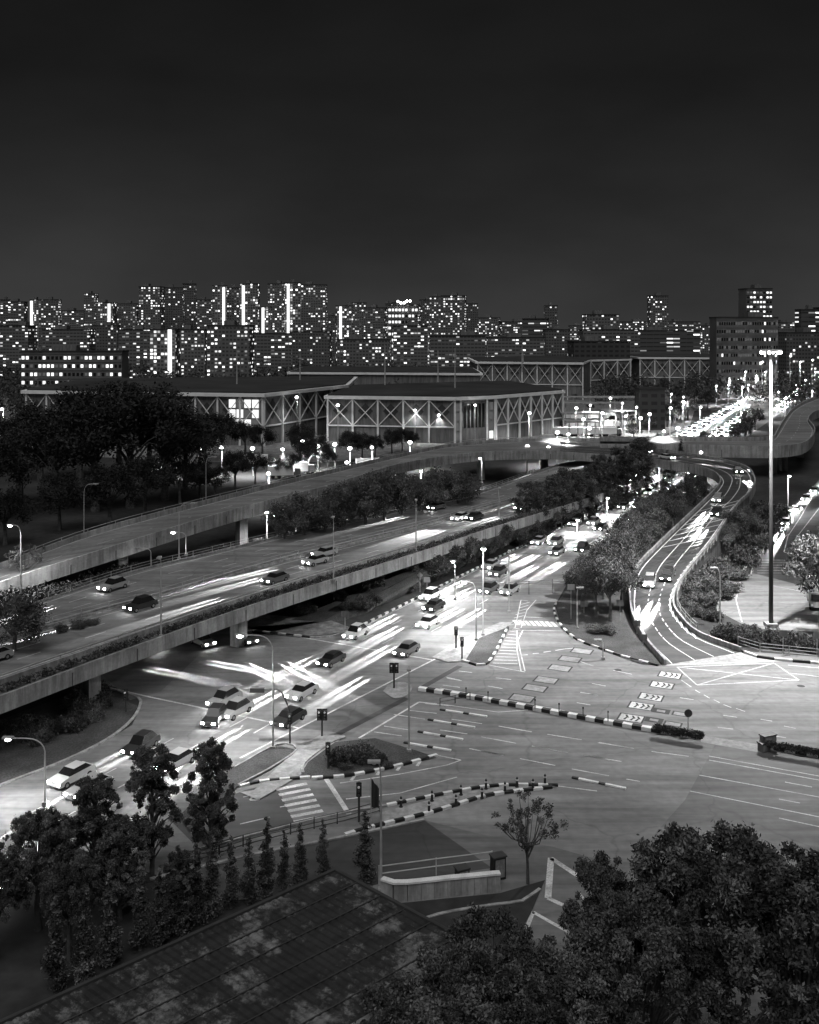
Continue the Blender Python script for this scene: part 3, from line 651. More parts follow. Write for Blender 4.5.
# belt between main road and slip ramp
bl = [(582, 610, 50), (596, 618, 62), (610, 622, 66), (622, 612, 60), (604, 600, 60), (590, 592, 42), (618, 592, 66), (632, 578, 60), (640, 566, 58), (628, 560, 50), (650, 552, 52), (662, 541, 50), (645, 540, 46), (672, 530, 44), (684, 520, 40), (696, 508, 34), (668, 515, 36), (690, 500, 28), (574, 600, 32)]
tree_row('broad', bl, '# leafy tree in the wooded wedge between main road and slip ramp', 'trees in the wedge beside the slip ramp', .9)
# right slope bushes between ramp and side road
sp = [(735, 552, 46, 0, 'broad'), (745, 540, 34, 0, 'broad'), (726, 560, 36, 0, 'broad'), (722, 575, 24), (735, 580, 20), (712, 582, 26), (745, 565, 26), (755, 550, 26), (765, 535, 24), (700, 590, 24), (690, 594, 24), (775, 520, 22), (760, 522, 26), (690, 606, 16), (705, 606, 22), (718, 598, 22), (730, 592, 16), (698, 616, 14), (712, 620, 16)]
tree_row('bush', sp, '# bush on the slope between slip ramp and side road', 'bushes on the slope right of the ramp')
sp = [(x, 641+(x-725)*.1+random.uniform(-2, 2), random.uniform(17, 24)) for x in range(722, 850, 8)]
tree_row('bush', sp, '# hedge bush from the left along the fence at right', 'hedge bushes along the right fence', .8)
sp = [(x, 633+(x-740)*.02, 12) for x in range(730, 762, 8)]
tree_row('bush', sp, '# low clipped bush beside the high mast foot', 'clipped bushes by the high mast', .9)
tree('broad', P(822, 628), 13.5, 'dense dark round tree at the right edge beyond the fence', 'single trees', 1.0)
tree('broad', P(845, 600), 13, 'second dark tree just outside the right edge', 'single trees', 1.0)
# wedge lawn bush, left bushes
tree('bush', P(600, 634), 1.6, 'low clipped bush on the lawn left of the slip ramp', 'single trees', 2.2)
tree('broad', P(15, 660, 5), 7.5, 'round dark bushy tree at the left edge on the embankment gap', 'single trees', 1.3)
tree_row('bush', [(60, 633, 12, 5.9), (78, 629, 13, 5.9), (92, 626, 11, 5.9)], '# creeper clump on the rail between the carriageways', 'creepers on the carriageway rail')
tree('open', P(25, 590), 8, 'pale open crowned sapling by the lamp at left', 'single trees')
# planter shrubs on viaduct (continuous low planting)
cl = [p+Vector((0, 0, .45)) for p in lerp_line(VA, VB, .91)[:56]]; cl = cr(cl, 260)
v, wh = leafcloud(26000, [tuple(c) for c in cl], [random.uniform(.35, .75) for _ in cl], .14, .8, 3)
o = link('planter_shrubs', leafmesh('planter_shrubs', v, [M['leaf'], M['leaf_light'], M['leaf_dark']], rng.integers(0, 3, len(v)//4)), vA); tag(o, kind='stuff')
# scrub between flyover and embanked road
pts = [tuple(P(random.uniform(0, 290), 0+random.uniform(0, 1), 0)) for _ in range(0)]
cs = []
for k in range(160):
    x = random.uniform(-20, 300); yb = 612-(x)*.20+random.uniform(-12, 6); p = P(x, yb, 0); cs.append((p.x, p.y, 1.0))
v, wh = leafcloud(24000, cs, [random.uniform(1.2, 2.6) for _ in cs], .28, .6, 5)
v[:, 2] = np.maximum(v[:, 2], .02)
o = link('undergrowth', leafmesh('undergrowth', v, [M['leaf_dark'], M['leaf']], rng.integers(0, 2, len(v)//4))); tag(o, 'dark undergrowth filling the gap below the high flyover', 'undergrowth', kind='stuff')
# big dark trees upper left
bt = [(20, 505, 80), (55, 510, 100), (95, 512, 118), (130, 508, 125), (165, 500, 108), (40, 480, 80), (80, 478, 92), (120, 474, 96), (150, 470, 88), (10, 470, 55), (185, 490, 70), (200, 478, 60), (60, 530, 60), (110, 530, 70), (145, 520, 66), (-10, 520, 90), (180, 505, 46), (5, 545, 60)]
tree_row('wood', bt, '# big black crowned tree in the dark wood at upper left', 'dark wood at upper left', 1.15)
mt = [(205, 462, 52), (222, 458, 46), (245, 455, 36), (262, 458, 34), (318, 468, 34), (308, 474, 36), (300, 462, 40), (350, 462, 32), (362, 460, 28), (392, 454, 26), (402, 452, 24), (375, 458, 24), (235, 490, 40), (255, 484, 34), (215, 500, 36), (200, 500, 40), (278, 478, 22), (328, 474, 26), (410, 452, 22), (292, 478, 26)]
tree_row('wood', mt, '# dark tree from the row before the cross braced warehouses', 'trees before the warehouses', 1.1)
ft = [(690+random.uniform(-60, 125), random.uniform(388, 446), random.uniform(12, 22)) for _ in range(46)]
ft = [f for f in ft if not (-8 < (f[1]-(440-(f[0]-665)*.42)) < 14) and f[0] < 765] + [(650, 432, 16), (660, 425, 18), (640, 415, 14), (600, 405, 10), (590, 412, 10), (648, 400, 16), (745, 436, 20), (755, 430, 22), (735, 438, 15), (562, 432, 12), (612, 425, 10), (575, 402, 8), (660, 445, 12)]
tree_row('far', ft, '# small dark tree among the lamps behind the flyover', 'trees among the lamps behind the flyover', 1.2)

# ------------------------------------------------------------------ far woodland and skyline
cs = []; rs = []
for D0, D1, x0, x1, n, h in ((470, 620, -150, 420, 170, 11), (640, 760, -150, 980, 260, 13), (800, 1000, -150, 980, 260, 15), (480, 600, 760, 960, 60, 13), (560, 640, 590, 760, 40, 12)):
    for k in range(n):
        D = random.uniform(D0, D1); px = random.uniform(x0, x1); p = PD(px, D, 0); cs.append((p.x, p.y, h*random.uniform(.35, .75))); rs.append(random.uniform(5, 9))
v, wh = leafcloud(90000, cs, rs, .9, .9, 9); v[:, 2] = np.maximum(v[:, 2], .05)
o = link('woodland', leafmesh('woodland', v, [M['leaf_dark'], M['leaf']], rng.integers(0, 2, len(v)//4))); tag(o, 'dark far woodland between the warehouses and the city', 'woodland', kind='stuff')

def facade(name, wall, bw_, bh, lit, bright, mask=(.62, .45), seed=0, rowlit=0.0):
    m = bpy.data.materials.new(name); m.use_nodes = True; n = m.node_tree; N = n.nodes; b = N['Principled BSDF']
    b.inputs['Roughness'].default_value = .8
    uv = N.new('ShaderNodeUVMap'); sp_ = N.new('ShaderNodeSeparateXYZ'); n.links.new(uv.outputs[0], sp_.inputs[0])
    oi = N.new('ShaderNodeObjectInfo')
    def mth(op, a, b_=None, c=None):
        q = N.new('ShaderNodeMath'); q.operation = op
        for i, s in enumerate((a, b_, c)):
            if s is None: continue
            if isinstance(s, (int, float)): q.inputs[i].default_value = s
            else: n.links.new(s, q.inputs[i])
        return q.outputs[0]
    u = mth('DIVIDE', sp_.outputs[0], bw_); v_ = mth('DIVIDE', sp_.outputs[1], bh)
    fu = mth('FRACT', u); fv = mth('FRACT', v_); iu = mth('FLOOR', u); iv = mth('FLOOR', v_)
    cb = N.new('ShaderNodeCombineXYZ'); n.links.new(iu, cb.inputs[0]); n.links.new(iv, cb.inputs[1]); n.links.new(mth('MULTIPLY', oi.outputs['Random'], 97), cb.inputs[2])
    wn = N.new('ShaderNodeTexWhiteNoise'); wn.noise_dimensions = '3D'; n.links.new(cb.outputs[0], wn.inputs['Vector'])
    sc_ = N.new('ShaderNodeSeparateColor'); n.links.new(wn.outputs['Color'], sc_.inputs[0])
    on = mth('LESS_THAN', sc_.outputs[0], lit)
    if rowlit:
        cb2 = N.new('ShaderNodeCombineXYZ'); n.links.new(iu, cb2.inputs[0]); n.links.new(mth('MULTIPLY', oi.outputs['Random'], 31), cb2.inputs[1])
        w2 = N.new('ShaderNodeTexWhiteNoise'); n.links.new(cb2.outputs[0], w2.inputs['Vector'])
        on = mth('MAXIMUM', on, mth('LESS_THAN', w2.outputs['Value'], rowlit))
    mu_ = mth('LESS_THAN', mth('ABSOLUTE', mth('SUBTRACT', fu, .5)), mask[0]/2); mv = mth('LESS_THAN', mth('ABSOLUTE', mth('SUBTRACT', fv, .5)), mask[1]/2)
    win = mth('MULTIPLY', mu_, mv); onw = mth('MULTIPLY', win, on)
    e = mth('MULTIPLY', onw, mth('MULTIPLY', mth('POWER', sc_.outputs[1], 3.2), bright))
    b.inputs['Emission Color'].default_value = (1, 1, 1, 1); n.links.new(e, b.inputs['Emission Strength'])
    n.links.new(mth('MULTIPLY_ADD', win, -wall*.7, wall), b.inputs['Base Color'])
    return m
FAC = [facade('tower_flats', .13, 2.7, 2.8, .42, 2.1), facade('tower_sparse', .10, 2.6, 2.8, .2, 1.8), facade('slab_flats', .13, 3.0, 2.9, .33, 1.9, (.8, .4)),
       facade('tower_stairwell', .17, 2.8, 2.8, .34, 2.4, (.7, .6), rowlit=.12), facade('office_bands', .08, 6.0, 3.6, .45, 2.2, (.95, .3)), facade('dark_block', .05, 4.0, 3.2, .05, 1.5)]
def block(x0, x1, ytop, D, style, label, group, name='apartment_tower', depth=None, rot=0.0, cat='apartment block', z0=0, extras=True, windows=None):
    zt = topz(ytop, D); X0 = (x0-CX)/F*D; X1 = (x1-CX)/F*D; wd = X1-X0; dp = depth or min(max(wd*.6, 10), 22)
    root = empty(name, ((X0+X1)/2, D+dp/2, z0), rot); tag(root, label, cat, group)
    h = zt-z0; a, b = wd/2, dp/2
    vs = [(-a, -b, 0), (a, -b, 0), (a, b, 0), (-a, b, 0), (-a, -b, h), (a, -b, h), (a, b, h), (-a, b, h)]
    fs = [(0, 1, 5, 4), (1, 2, 6, 5), (2, 3, 7, 6), (3, 0, 4, 7), (4, 5, 6, 7)]
    me = mesh('wall', vs, fs, FAC[style] if not windows else M['tower_wall']); uvl = me.uv_layers.new(name='UVMap')
    dims = [wd, dp, wd, dp, 0]
    for fi, p_ in enumerate(me.polygons):
        L_ = dims[fi]; cu = [(0, 0), (L_, 0), (L_, h), (0, h)]
        for j, li in enumerate(p_.loop_indices): uvl.data[li].uv = (cu[j][0]+fi*100, cu[j][1]) if fi < 4 else (0.01, 0.01)
    link('wall', me, root)
    r = MB(); r.box((0, 0, h+.4), (wd+.6, dp+.6, .8)); r.build('roof', [M['roofing']], root)
    if extras:
        t = MB(); t.box((random.uniform(-.25, .25)*wd, 0, h+.8+1.6), (max(3, wd*.25), dp*.5, 3.2)); t.build('water_tank', [M['cladding']], root)
    if windows:
        nc, nr, prob = windows; cw = wd/nc; ch = (h-4)/nr
        for st, mm in (('window', 'window_lit'), ('window', 'window_dim'), ('window', 'glass')):
            pass
        ms = {k_: None for k_ in ('window_lit', 'window_dim', 'glass')}
        for k_ in ms:
            wb = MB(); wb.box((0, 0, 0), (cw*.6, .25, ch*.38)); ms[k_] = wb.me('window', [M[k_]])
        for i in range(nc):
            for j in range(nr):
                k_ = 'window_lit' if random.random() < prob else random.choice(['window_dim', 'glass', 'glass'])
                link('window', ms[k_], root, (-a+(i+.5)*cw, -b-.06, 3+(j+.5)*ch))
        # side band floors
        fb = MB()
        for j in range(nr+1): fb.box((0, -b-.15, 3+j*ch), (wd, .3, .35))
        fb.build('floor_edges', [M['tower_wall']], root)
    return root
cityn = 0
def tower(x0, x1, yt, D, st, desc):
    global cityn
    TOW.append((x0, x1, yt, D, st, desc))
TOW = []
# rear skyline read from the photo: x0, x1, top, distance, style
for t in ((0, 8, 300, 1200, 2), (8, 24, 302, 1150, 2), (30, 40, 300, 1250, 3), (38, 58, 300, 1150, 0), (58, 84, 311, 1300, 2), (84, 96, 294, 1300, 0), (96, 114, 303, 1180, 3), (114, 136, 304, 1200, 0),
          (139, 161, 287, 1100, 0), (163, 182, 288, 1150, 1), (182, 195, 284, 1200, 1), (195, 212, 300, 1300, 2), (212, 226, 286, 1100, 3), (226, 240, 288, 1120, 0), (240, 258, 284, 1080, 3), (262, 272, 307, 1150, 3),
          (268, 284, 284, 1150, 0), (284, 300, 283, 1080, 3), (301, 326, 285, 1120, 0), (327, 336, 316, 1250, 1), (336, 352, 306, 1180, 3), (352, 366, 303, 1220, 0), (366, 386, 308, 1150, 2), (386, 392, 304, 1300, 1),
          (392, 402, 303, 1150, 0), (402, 420, 305, 1180, 2), (420, 430, 300, 1250, 1), (430, 442, 297, 1200, 0), (442, 466, 296, 1130, 0), (466, 478, 304, 1200, 1), (478, 500, 318, 1300, 0), (500, 524, 322, 1300, 2),
          (524, 549, 319, 1000, 4), (545, 558, 306, 1050, 1), (570, 590, 326, 1300, 2), (586, 619, 315, 900, 0), (620, 650, 322, 1250, 0), (650, 668, 296, 1150, 0), (668, 700, 322, 1300, 2), (700, 722, 326, 1350, 0),
          (776, 800, 323, 1200, 2), (800, 819, 310, 800, 4), (819, 850, 308, 900, 0), (-30, 0, 306, 1200, 0)):
    tower(*t, '')
# mid layer slabs
for t in ((0, 30, 326, 900, 2), (42, 88, 330, 880, 2), (90, 116, 326, 940, 1), (118, 150, 330, 850, 2), (150, 176, 330, 760, 3), (178, 206, 330, 800, 0), (207, 250, 326, 720, 0), (252, 290, 334, 850, 2),
          (290, 330, 332, 900, 1), (337, 390, 340, 850, 0), (393, 430, 326, 880, 2), (430, 485, 336, 820, 2), (488, 545, 338, 860, 2), (545, 570, 330, 950, 1), (583, 640, 330, 820, 2), (640, 700, 331, 900, 4), (782, 819, 333, 760, 1)):
    tower(*t, 'mid')
adj = ['brightly lit', 'dim', 'long low lit', 'tall', 'banded', 'dark']
TOW.sort(key=lambda t: t[0])
ri = mi_ = 0
for x0, x1, yt, D, st, d in TOW:
    k = mi_ if d else ri
    sty = ('evenly lit windows', 'few lit windows', 'long rows of lit windows', 'a bright stairwell strip', 'banded office floors', 'dark walls')[st]
    lab = ('%s block from the left on the far skyline, %s' if not d else '%s lower block from the left before the skyline, %s') % (ordw(k), sty)
    bo = block(x0, x1, yt, D, st, lab, 'skyline towers' if not d else 'lower blocks before the skyline', rot=random.uniform(-.25, .25) if (x1-x0) < 40 else random.uniform(-.06, .06))
    if st == 3:                                     # lit stair core standing proud of the facade
        h = topz(yt, D); m_ = MB(); m_.box((random.choice([-.3, .3])*(x1-x0)/F*D, -min(max((x1-x0)/F*D*.6, 10), 22)/2-.8, h*.5+2), (2.6, 1.6, h*.92)); m_.build('stair_core', [M['window_lit']], bo)
    if d: mi_ += 1
    else: ri += 1
# nearer, larger blocks with modelled windows
block(21, 122, 352, 600, 2, 'long office slab with four bright window rows left of the black trees', 'nearer blocks', 'office_slab', 14, 0, windows=(24, 5, .45), cat='office block')
block(745, 772, 289, 850, 0, 'pale round shouldered tower above the boxy block at right', 'nearer blocks', 'apartment_tower', 16, .1, windows=(8, 18, .5))
block(716, 778, 318, 640, 5, 'wide boxy block with patterned walls below the pale tower', 'nearer blocks', 'mall_block', 14, .02, windows=(26, 9, .06), cat='large block')
block(574, 630, 342, 700, 5, 'low dark hall with one lit strip beyond the warehouses', 'nearer blocks', 'low_hall', 30, 0, cat='hall')
block(388, 418, 306, 1050, 4, 'hotel block topped by a cluster of floodlights', 'nearer blocks', 'hotel_block', 20, 0, cat='hotel', windows=(9, 10, .5))
block(640, 665, 390, 420, 5, 'small dark plant building by the far lamps', 'nearer blocks', 'plant_building', 10, 0, cat='small building', extras=False)
block(210, 262, 398, 450, 2, 'low annex behind the tree row before the left warehouse', 'nearer blocks', 'annex', 8, 0, cat='annex', windows=(8, 2, .5), extras=False)
rl = MB()
for k in range(5): rl.sphere(PD(398+k*3, 1040, topz(303, 1040)+random.uniform(0, 3)), 1.2, 6, 4)
tag(rl.build('floodlight_cluster', [M['lamp_small']]), 'cluster of white floodlights on the hotel roof', 'floodlights')

# ------------------------------------------------------------------ warehouses
def truss_face(root, a, b, ztop, zmid, nb, m='steel_white', wd=.5, proud=.5):
    """a, b ground points of the face; cross braced bays between zmid and ztop, columns down to the ground"""
    a = Vector(a); b = Vector(b); d = (b-a).normalized(); n = Vector((d.y, -d.x, 0))*proud
    for k in range(nb+1):
        p = a.lerp(b, k/nb)+n; mb = MB(); mb.box((p.x, p.y, (ztop-.4)/2), (wd*1.3, wd*1.3, ztop-.4), math.atan2(d.y, d.x)); mb.build('column', [M[m]], root)
    for k in range(nb):
        p, q = a.lerp(b, k/nb)+n*.7, a.lerp(b, (k+1)/nb)+n*.7
        pz = lambda v, z: Vector((v.x, v.y, z))
        mb = MB(); mb.beam(pz(p, zmid), pz(q, ztop-1.2), wd*.6); mb.build('brace', [M[m]], root)
        mb = MB(); mb.beam(pz(p, ztop-1.2)+n*.4, pz(q, zmid)+n*.4, wd*.6); mb.build('brace', [M[m]], root)
        mb = MB(); c = (p+q)/2-n*.45; mz = (zmid+ztop)/2; rr = (q-p).length*.30
        mb.hexa([pz(c, mz-rr)-n*.1, pz(c-d*rr, mz)-n*.1, pz(c, mz+rr)-n*.1, pz(c+d*rr, mz)-n*.1], [pz(c, mz-rr)+n*.1, pz(c-d*rr, mz)+n*.1, pz(c, mz+rr)+n*.1, pz(c+d*rr, mz)+n*.1]); mb.build('diamond_panel', [M['cladding_dark']], root)
    mb = MB(); mb.beam(Vector((a.x, a.y, zmid))+n*.6, Vector((b.x, b.y, zmid))+n*.6, wd*.9); mb.build('floor_beam', [M[m]], root)
def warehouse(corners, ztop, zmid, label, bays, roofm='roofing', glass_face=None):
    root = empty('warehouse', (0, 0, 0)); tag(root, label, 'warehouse', 'cross braced warehouses')
    mb = MB(); k = len(corners)
    mb.hexa([(c.x, c.y, 0) for c in corners], [(c.x, c.y, ztop-1.2) for c in corners]); mb.build('wall', [M['cladding']], root)
    cen = sum((Vector(c) for c in corners), Vector())/k
    big = [cen+(c-cen)*1.03 for c in corners]
    mb = MB(); mb.hexa([(c.x, c.y, ztop-1.2) for c in big], [(c.x, c.y, ztop) for c in big]); mb.build('fascia', [M['steel_white']], root)
    inn = [cen+(c-cen)*1.0 for c in corners]
    mb = MB(); mb.hexa([(c.x, c.y, ztop+.005) for c in inn], [(c.x, c.y, ztop+.5) for c in inn]); mb.build('roof', [M['roofing']], root)
    for (i, nb) in bays: truss_face(root, corners[i], corners[(i+1) % k], ztop, zmid, nb)
    return root
def g0(x, y): return P(x, y, 0)
# centre warehouse
c0, c1, c2, c3 = g0(328, 441), g0(455, 443.5), g0(495, 441), g0(562, 432)
W2 = warehouse([c0, c1, c2, c3, Vector((c3.x-15, c3.y+70, 0)), Vector((c0.x+6, c0.y+66, 0))], 17.2, 6.0, 'large centre warehouse with cross braced walls and a glazed chamfered corner', ((0, 5), (2, 6)))
gm = MB(); a = c1.lerp(c2, .2); b = c1.lerp(c2, .75)
for k in range(6):
    p = a.lerp(b, k/6+.02); q = a.lerp(b, (k+1)/6-.02); gl = MB(); n = Vector((0, -.12, 0))
    gl.hexa([p+n+Vector((0, 0, 5.5)), q+n+Vector((0, 0, 5.5)), q+Vector((0, .1, 5.5)), p+Vector((0, .1, 5.5))], [p+n+Vector((0, 0, 14.5)), q+n+Vector((0, 0, 14.5)), q+Vector((0, .1, 14.5)), p+Vector((0, .1, 14.5))]); gl.build('window', [M['glass']], W2)
for t in (.06, .9):
    for k in range(4):
        p = c1.lerp(c2, t-.045); q = c1.lerp(c2, t+.055); gl = MB(); n = Vector((0, -.12, 0)); z0_, z1_ = 1+k*3.6, 4+k*3.6
        gl.hexa([p+n+Vector((0, 0, z0_)), q+n+Vector((0, 0, z0_)), q+Vector((0, .1, z0_)), p+Vector((0, .1, z0_))], [p+n+Vector((0, 0, z1_)), q+n+Vector((0, 0, z1_)), q+Vector((0, .1, z1_)), p+Vector((0, .1, z1_))]); gl.build('window', [M['glass_lit' if (t > .5 and k == 0) else 'window_dim']], W2)
for c in (c1, c2, c1.lerp(c2, .14), c1.lerp(c2, .8)):
    mb = MB(); mb.box((c.x, c.y-.3, 8), (.7, .7, 16)); mb.build('column', [M['steel_white']], W2)
# left warehouse
d0, d1, d2 = g0(27, 440), g0(263, 446), g0(345, 430)
W1 = warehouse([d0, d1, d2, Vector((d2.x, d2.y+70, 0)), Vector((d0.x-6, d0.y+85, 0))], 19.0, 7.0, 'long left warehouse with cross braced walls half hidden by black trees', ((0, 11), (1, 5)))
gl = MB(); a = d0.lerp(d1, .86); b = d0.lerp(d1, .985)
for k in range(4):
    for j in range(3):
        p = a.lerp(b, k/4+.02); q = a.lerp(b, (k+1)/4-.02); n = Vector((0, -.35, 0)); gl = MB(); z0_ = 6.5+j*3.6
        gl.hexa([p+n+Vector((0, 0, z0_)), q+n+Vector((0, 0, z0_)), q+Vector((0, .1, z0_)), p+Vector((0, .1, z0_))], [p+n+Vector((0, 0, z0_+3)), q+n+Vector((0, 0, z0_+3)), q+Vector((0, .1, z0_+3)), p+Vector((0, .1, z0_+3))]); gl.build('window', [M['glass_lit' if (k+j) % 3 else 'window_dim']], W1)
# rear centre and rear right
e0, e1, e2, e3 = g0(478, 398), g0(583, 400), g0(590, 394), g0(630, 392)
warehouse([e0, e1, e2, e3, Vector((e3.x, e3.y+90, 0)), Vector((e0.x, e0.y+90, 0))], 22.5, 9, 'rear warehouse with lit bays above the lorry yard', ((0, 7), (2, 3)))
f0, f1, f2 = g0(640, 390), g0(730, 391), g0(748, 388)
warehouse([f0, f1, f2, Vector((f2.x+5, f2.y+60, 0)), Vector((f0.x, f0.y+80, 0))], 23, 9, 'right rear warehouse glowing at its base beyond the car park', ((0, 6), (1, 2)))
h0, h1 = g0(290, 402), g0(480, 404)
hm = warehouse([h0, h1, Vector((h1.x, h1.y+80, 0)), Vector((h0.x, h0.y+80, 0))], 17.5, 8, 'low warehouse whose dark roof shows behind the centre one', ())
# roof masts
for i, (x, yt, yb, D) in enumerate(((300, 353, 380, 420), (385, 345, 385, 400), (438, 350, 382, 410), (455, 348, 388, 400), (237, 350, 384, 400), (522, 345, 372, 480), (523, 352, 363, 470), (428, 330, 352, 640))):
    z0, z1 = topz(yb, D), topz(yt, D); p = PD(x, D, z0); r0 = empty('lightning_mast', p); tag(r0, ordw(i)+' thin mast from the left on the warehouse roofs', 'mast', 'roof masts')
    m_ = MB(); m_.tube([(0, 0, 0), (0, 0, z1-z0)], [.35, .12], 6); m_.build('pole', [M['metal']], r0); m_ = MB(); m_.box((0, 0, (z1-z0)*.8), (1.6, .3, .3)); m_.build('crossarm', [M['metal']], r0)
# lit canopies of the lorry yard
for i, (x0, x1, yy, D) in enumerate(((562, 640, 397, 470), (562, 622, 403, 440), (560, 600, 413, 410), (565, 596, 421, 375), (600, 640, 410, 430))):
    X0, X1 = (x0-CX)/F*D, (x1-CX)/F*D; z = topz(yy, D); r0 = empty('loading_canopy', ((X0+X1)/2, D, 0)); tag(r0, ordw(i)+' flat loading canopy from the back of the lorry yard', 'canopy', 'loading canopies')
    m_ = MB(); m_.box((0, 0, z), (X1-X0, 9, .5)); m_.build('canopy_roof', [M['concrete']], r0)
    for k in range(4):
        m_ = MB(); m_.box((-(X1-X0)/2+1+k*(X1-X0-2)/3, -3.5, z/2-.13), (.4, .4, z-.26)); m_.build('column', [M['metal']], r0)

# ------------------------------------------------------------------ lamps
LN = {}
def spot(power, size=2.7, blend=1.0, rad=.25):
    k = ('s', power, size, blend, rad)
    if k not in LN:
        l = bpy.data.lights.new('lamp_light', 'SPOT'); l.energy = power; l.spot_size = size; l.spot_blend = blend; l.shadow_soft_size = rad; LN[k] = l
    return LN[k]
lampn = 0
GL = 'street lamps'
def lamp(foot, head, z0=0.0, power=12000, lit=True, label=None, r=.11, bulb=.42, curve=True):
    """foot and head in picture coordinates; the head hangs over the road on its arm"""
    b = P(foot[0], foot[1], z0); zt = topz(head[1], b.y); dx = (head[0]-foot[0])/F*b.y; h = zt-z0
    root = empty('street_lamp', b); tag(root, label, 'street lamp', GL)
    pm = MB(); arm = MB()
    bend = h-min(1.6, h*.2)
    if abs(dx) < .3: dx, dy = 0, -.9
    else: dy = 0
    pm.tube([(0, 0, 0), (0, 0, h*.5), (0, 0, bend)], [r, r*.8, r*.6], 7); pm.build('pole', [M['metal']], root)
    pts = [Vector((0, 0, bend)), Vector((dx*.08, dy*.08, bend+(h-bend)*.55)), Vector((dx*.35, dy*.35, h-.08)), Vector((dx, dy, h))] if curve else [Vector((0, 0, bend)), Vector((0, 0, h-.05)), Vector((dx, dy, h))]
    arm.tube(cr(pts, 10), r*.5, 6); arm.build('arm', [M['metal']], root)
    hd = MB(); hd.box((dx, dy, h+.04), (.95 if dx else .4, .4 if dx else .95, .16)); hd.build('lamp_head', [M['metal']], root)
    gb = MB(); gb.sphere((dx, dy, h-.1), bulb if lit else .18, 8, 6, sz=.6); gb.build('lamp_glass', [M['lamp'] if lit else M['lens_off']], root, smooth=True)
    bp = MB(); bp.box((0, 0, .2), (r*4, r*4, .4)); bp.build('base', [M['concrete']], root)
    if lit:
        lo = bpy.data.objects.new('lamp_light', spot(power*1.1)); COL.objects.link(lo); lo.parent = root; lo.location = (dx, dy, h-.5)
    return root
LAMPS = [
 ((273, 750), (240, 635), 0, 6500, True, 'tall curved lamp post at the zebra lawn, lit over the swirl of traffic'),
 ((161, 638), (163, 556), 6, 0, False, 'unlit lamp post on the lower viaduct near the left end'),
 ((333.5, 582), (335, 516), 6, 0, False, 'unlit lamp post on the lower viaduct before the round trees'),
 ((416, 553), (417, 499), 6, 0, False, 'unlit lamp post on the lower viaduct right of the trees'),
 ((499, 524), (500, 487), 5.9, 0, False, 'thin lamp post on the viaduct left of the conifers'),
 ((548, 496), (549, 470), 5, 0, False, 'small lamp post by the road behind the conifers'),
 ((84, 560), (96, 484), 0, 0, False, 'curved unlit lamp post before the dark wood'),
 ((206, 520), (215, 457), 0, 0, False, 'curved unlit lamp post rising behind the high flyover'),
 ((179, 560), (194, 503), 5.5, 0, False, 'curved lamp post between flyover and embanked road'),
 ((151, 571), (137, 548), 5.5, 0, False, 'short lamp with left arm under the flyover'),
 ((21, 606), (10, 525), 0, 9000, True, 'lit lamp post by the sapling at the left edge'),
 ((720, 626), (714, 568), 0, 0, False, 'lamp post at the outer foot of the slip ramp'),
 ((409, 753), (406, 666), 0, 0, False, 'thin tall pole on the kerbed island tip'),
 ((381, 893), (374, 762), 0, 0, False, 'tall pole rising beside the fat cypress and the low wall'),
 ((45, 806), (8, 738), 0, 2500, True, 'lamp post at the lower left with its light above the thicket'),
 ((509, 613), (510, 550), 0, 0, False, 'dark thin pole by the far end of the hatched island'),
 ((476, 641), (464, 582), 0, 4500, True, 'lit lamp post on the island reaching left over the main road'),
 ((483, 636), (482, 547), 0, 4500, True, 'tallest lit lamp post on the small lawn island'),
 ((577, 630), (580, 588), 0, 0, False, 'pale post on the lawn by the far zebra'),
 ((455, 600), (453, 561), 0, 3500, True, 'lit lamp standing in the planted slope above the main road'),
 ((577, 533), (577, 519), 0, 5000, True, 'low lit lamp beside the main road kerb, first before the conifers'),
 ((607, 516), (607, 497), 0, 6000, True, 'low lit lamp beside the main road kerb, second before the conifers'),
 ((629, 502), (629, 479), 0, 6000, True, 'low lit lamp beside the main road kerb, third before the conifers'),
 ((659, 489), (659, 464), 0, 12000, True, 'lit lamp under the curve of the slip ramp'),
 ((347, 530), (359, 489), 2, 7000, True, 'lit lamp bursting over the round trees below the flyover'),
 ((421, 508), (420, 470), 2, 9000, True, 'bright lamp beside the flyover parapet at the tree tops'),
 ((482, 484), (480, 458), 2, 9000, True, 'bright lamp at the flyover edge right of the trees'),
 ((267, 545), (267, 511), 2, 7000, True, 'left of the twin lit lamps under the flyover'),
 ((296, 542), (275, 515), 2, 7000, True, 'right of the twin lit lamps under the flyover'),
 ((186, 556), (173, 532), 5.5, 5000, True, 'lit lamp against the flyover fascia at left'),
 ((788, 512), (788, 475), 0, 9000, True, 'dazzling lamp under the ring ramp beside the side road'),
 ((690, 470), (694, 452), 0, 5000, True, 'lit lamp below the ring ramp near the traffic'),
 ((603, 660), (598, 640), 0, 0, False, 'short dark post on the kerb of the wooded wedge')]
for ft_, hd_, z0, pw, lit, lab in LAMPS: lamp(ft_, hd_, z0, pw, lit, lab, bulb=.32 if pw > 4000 else .28)
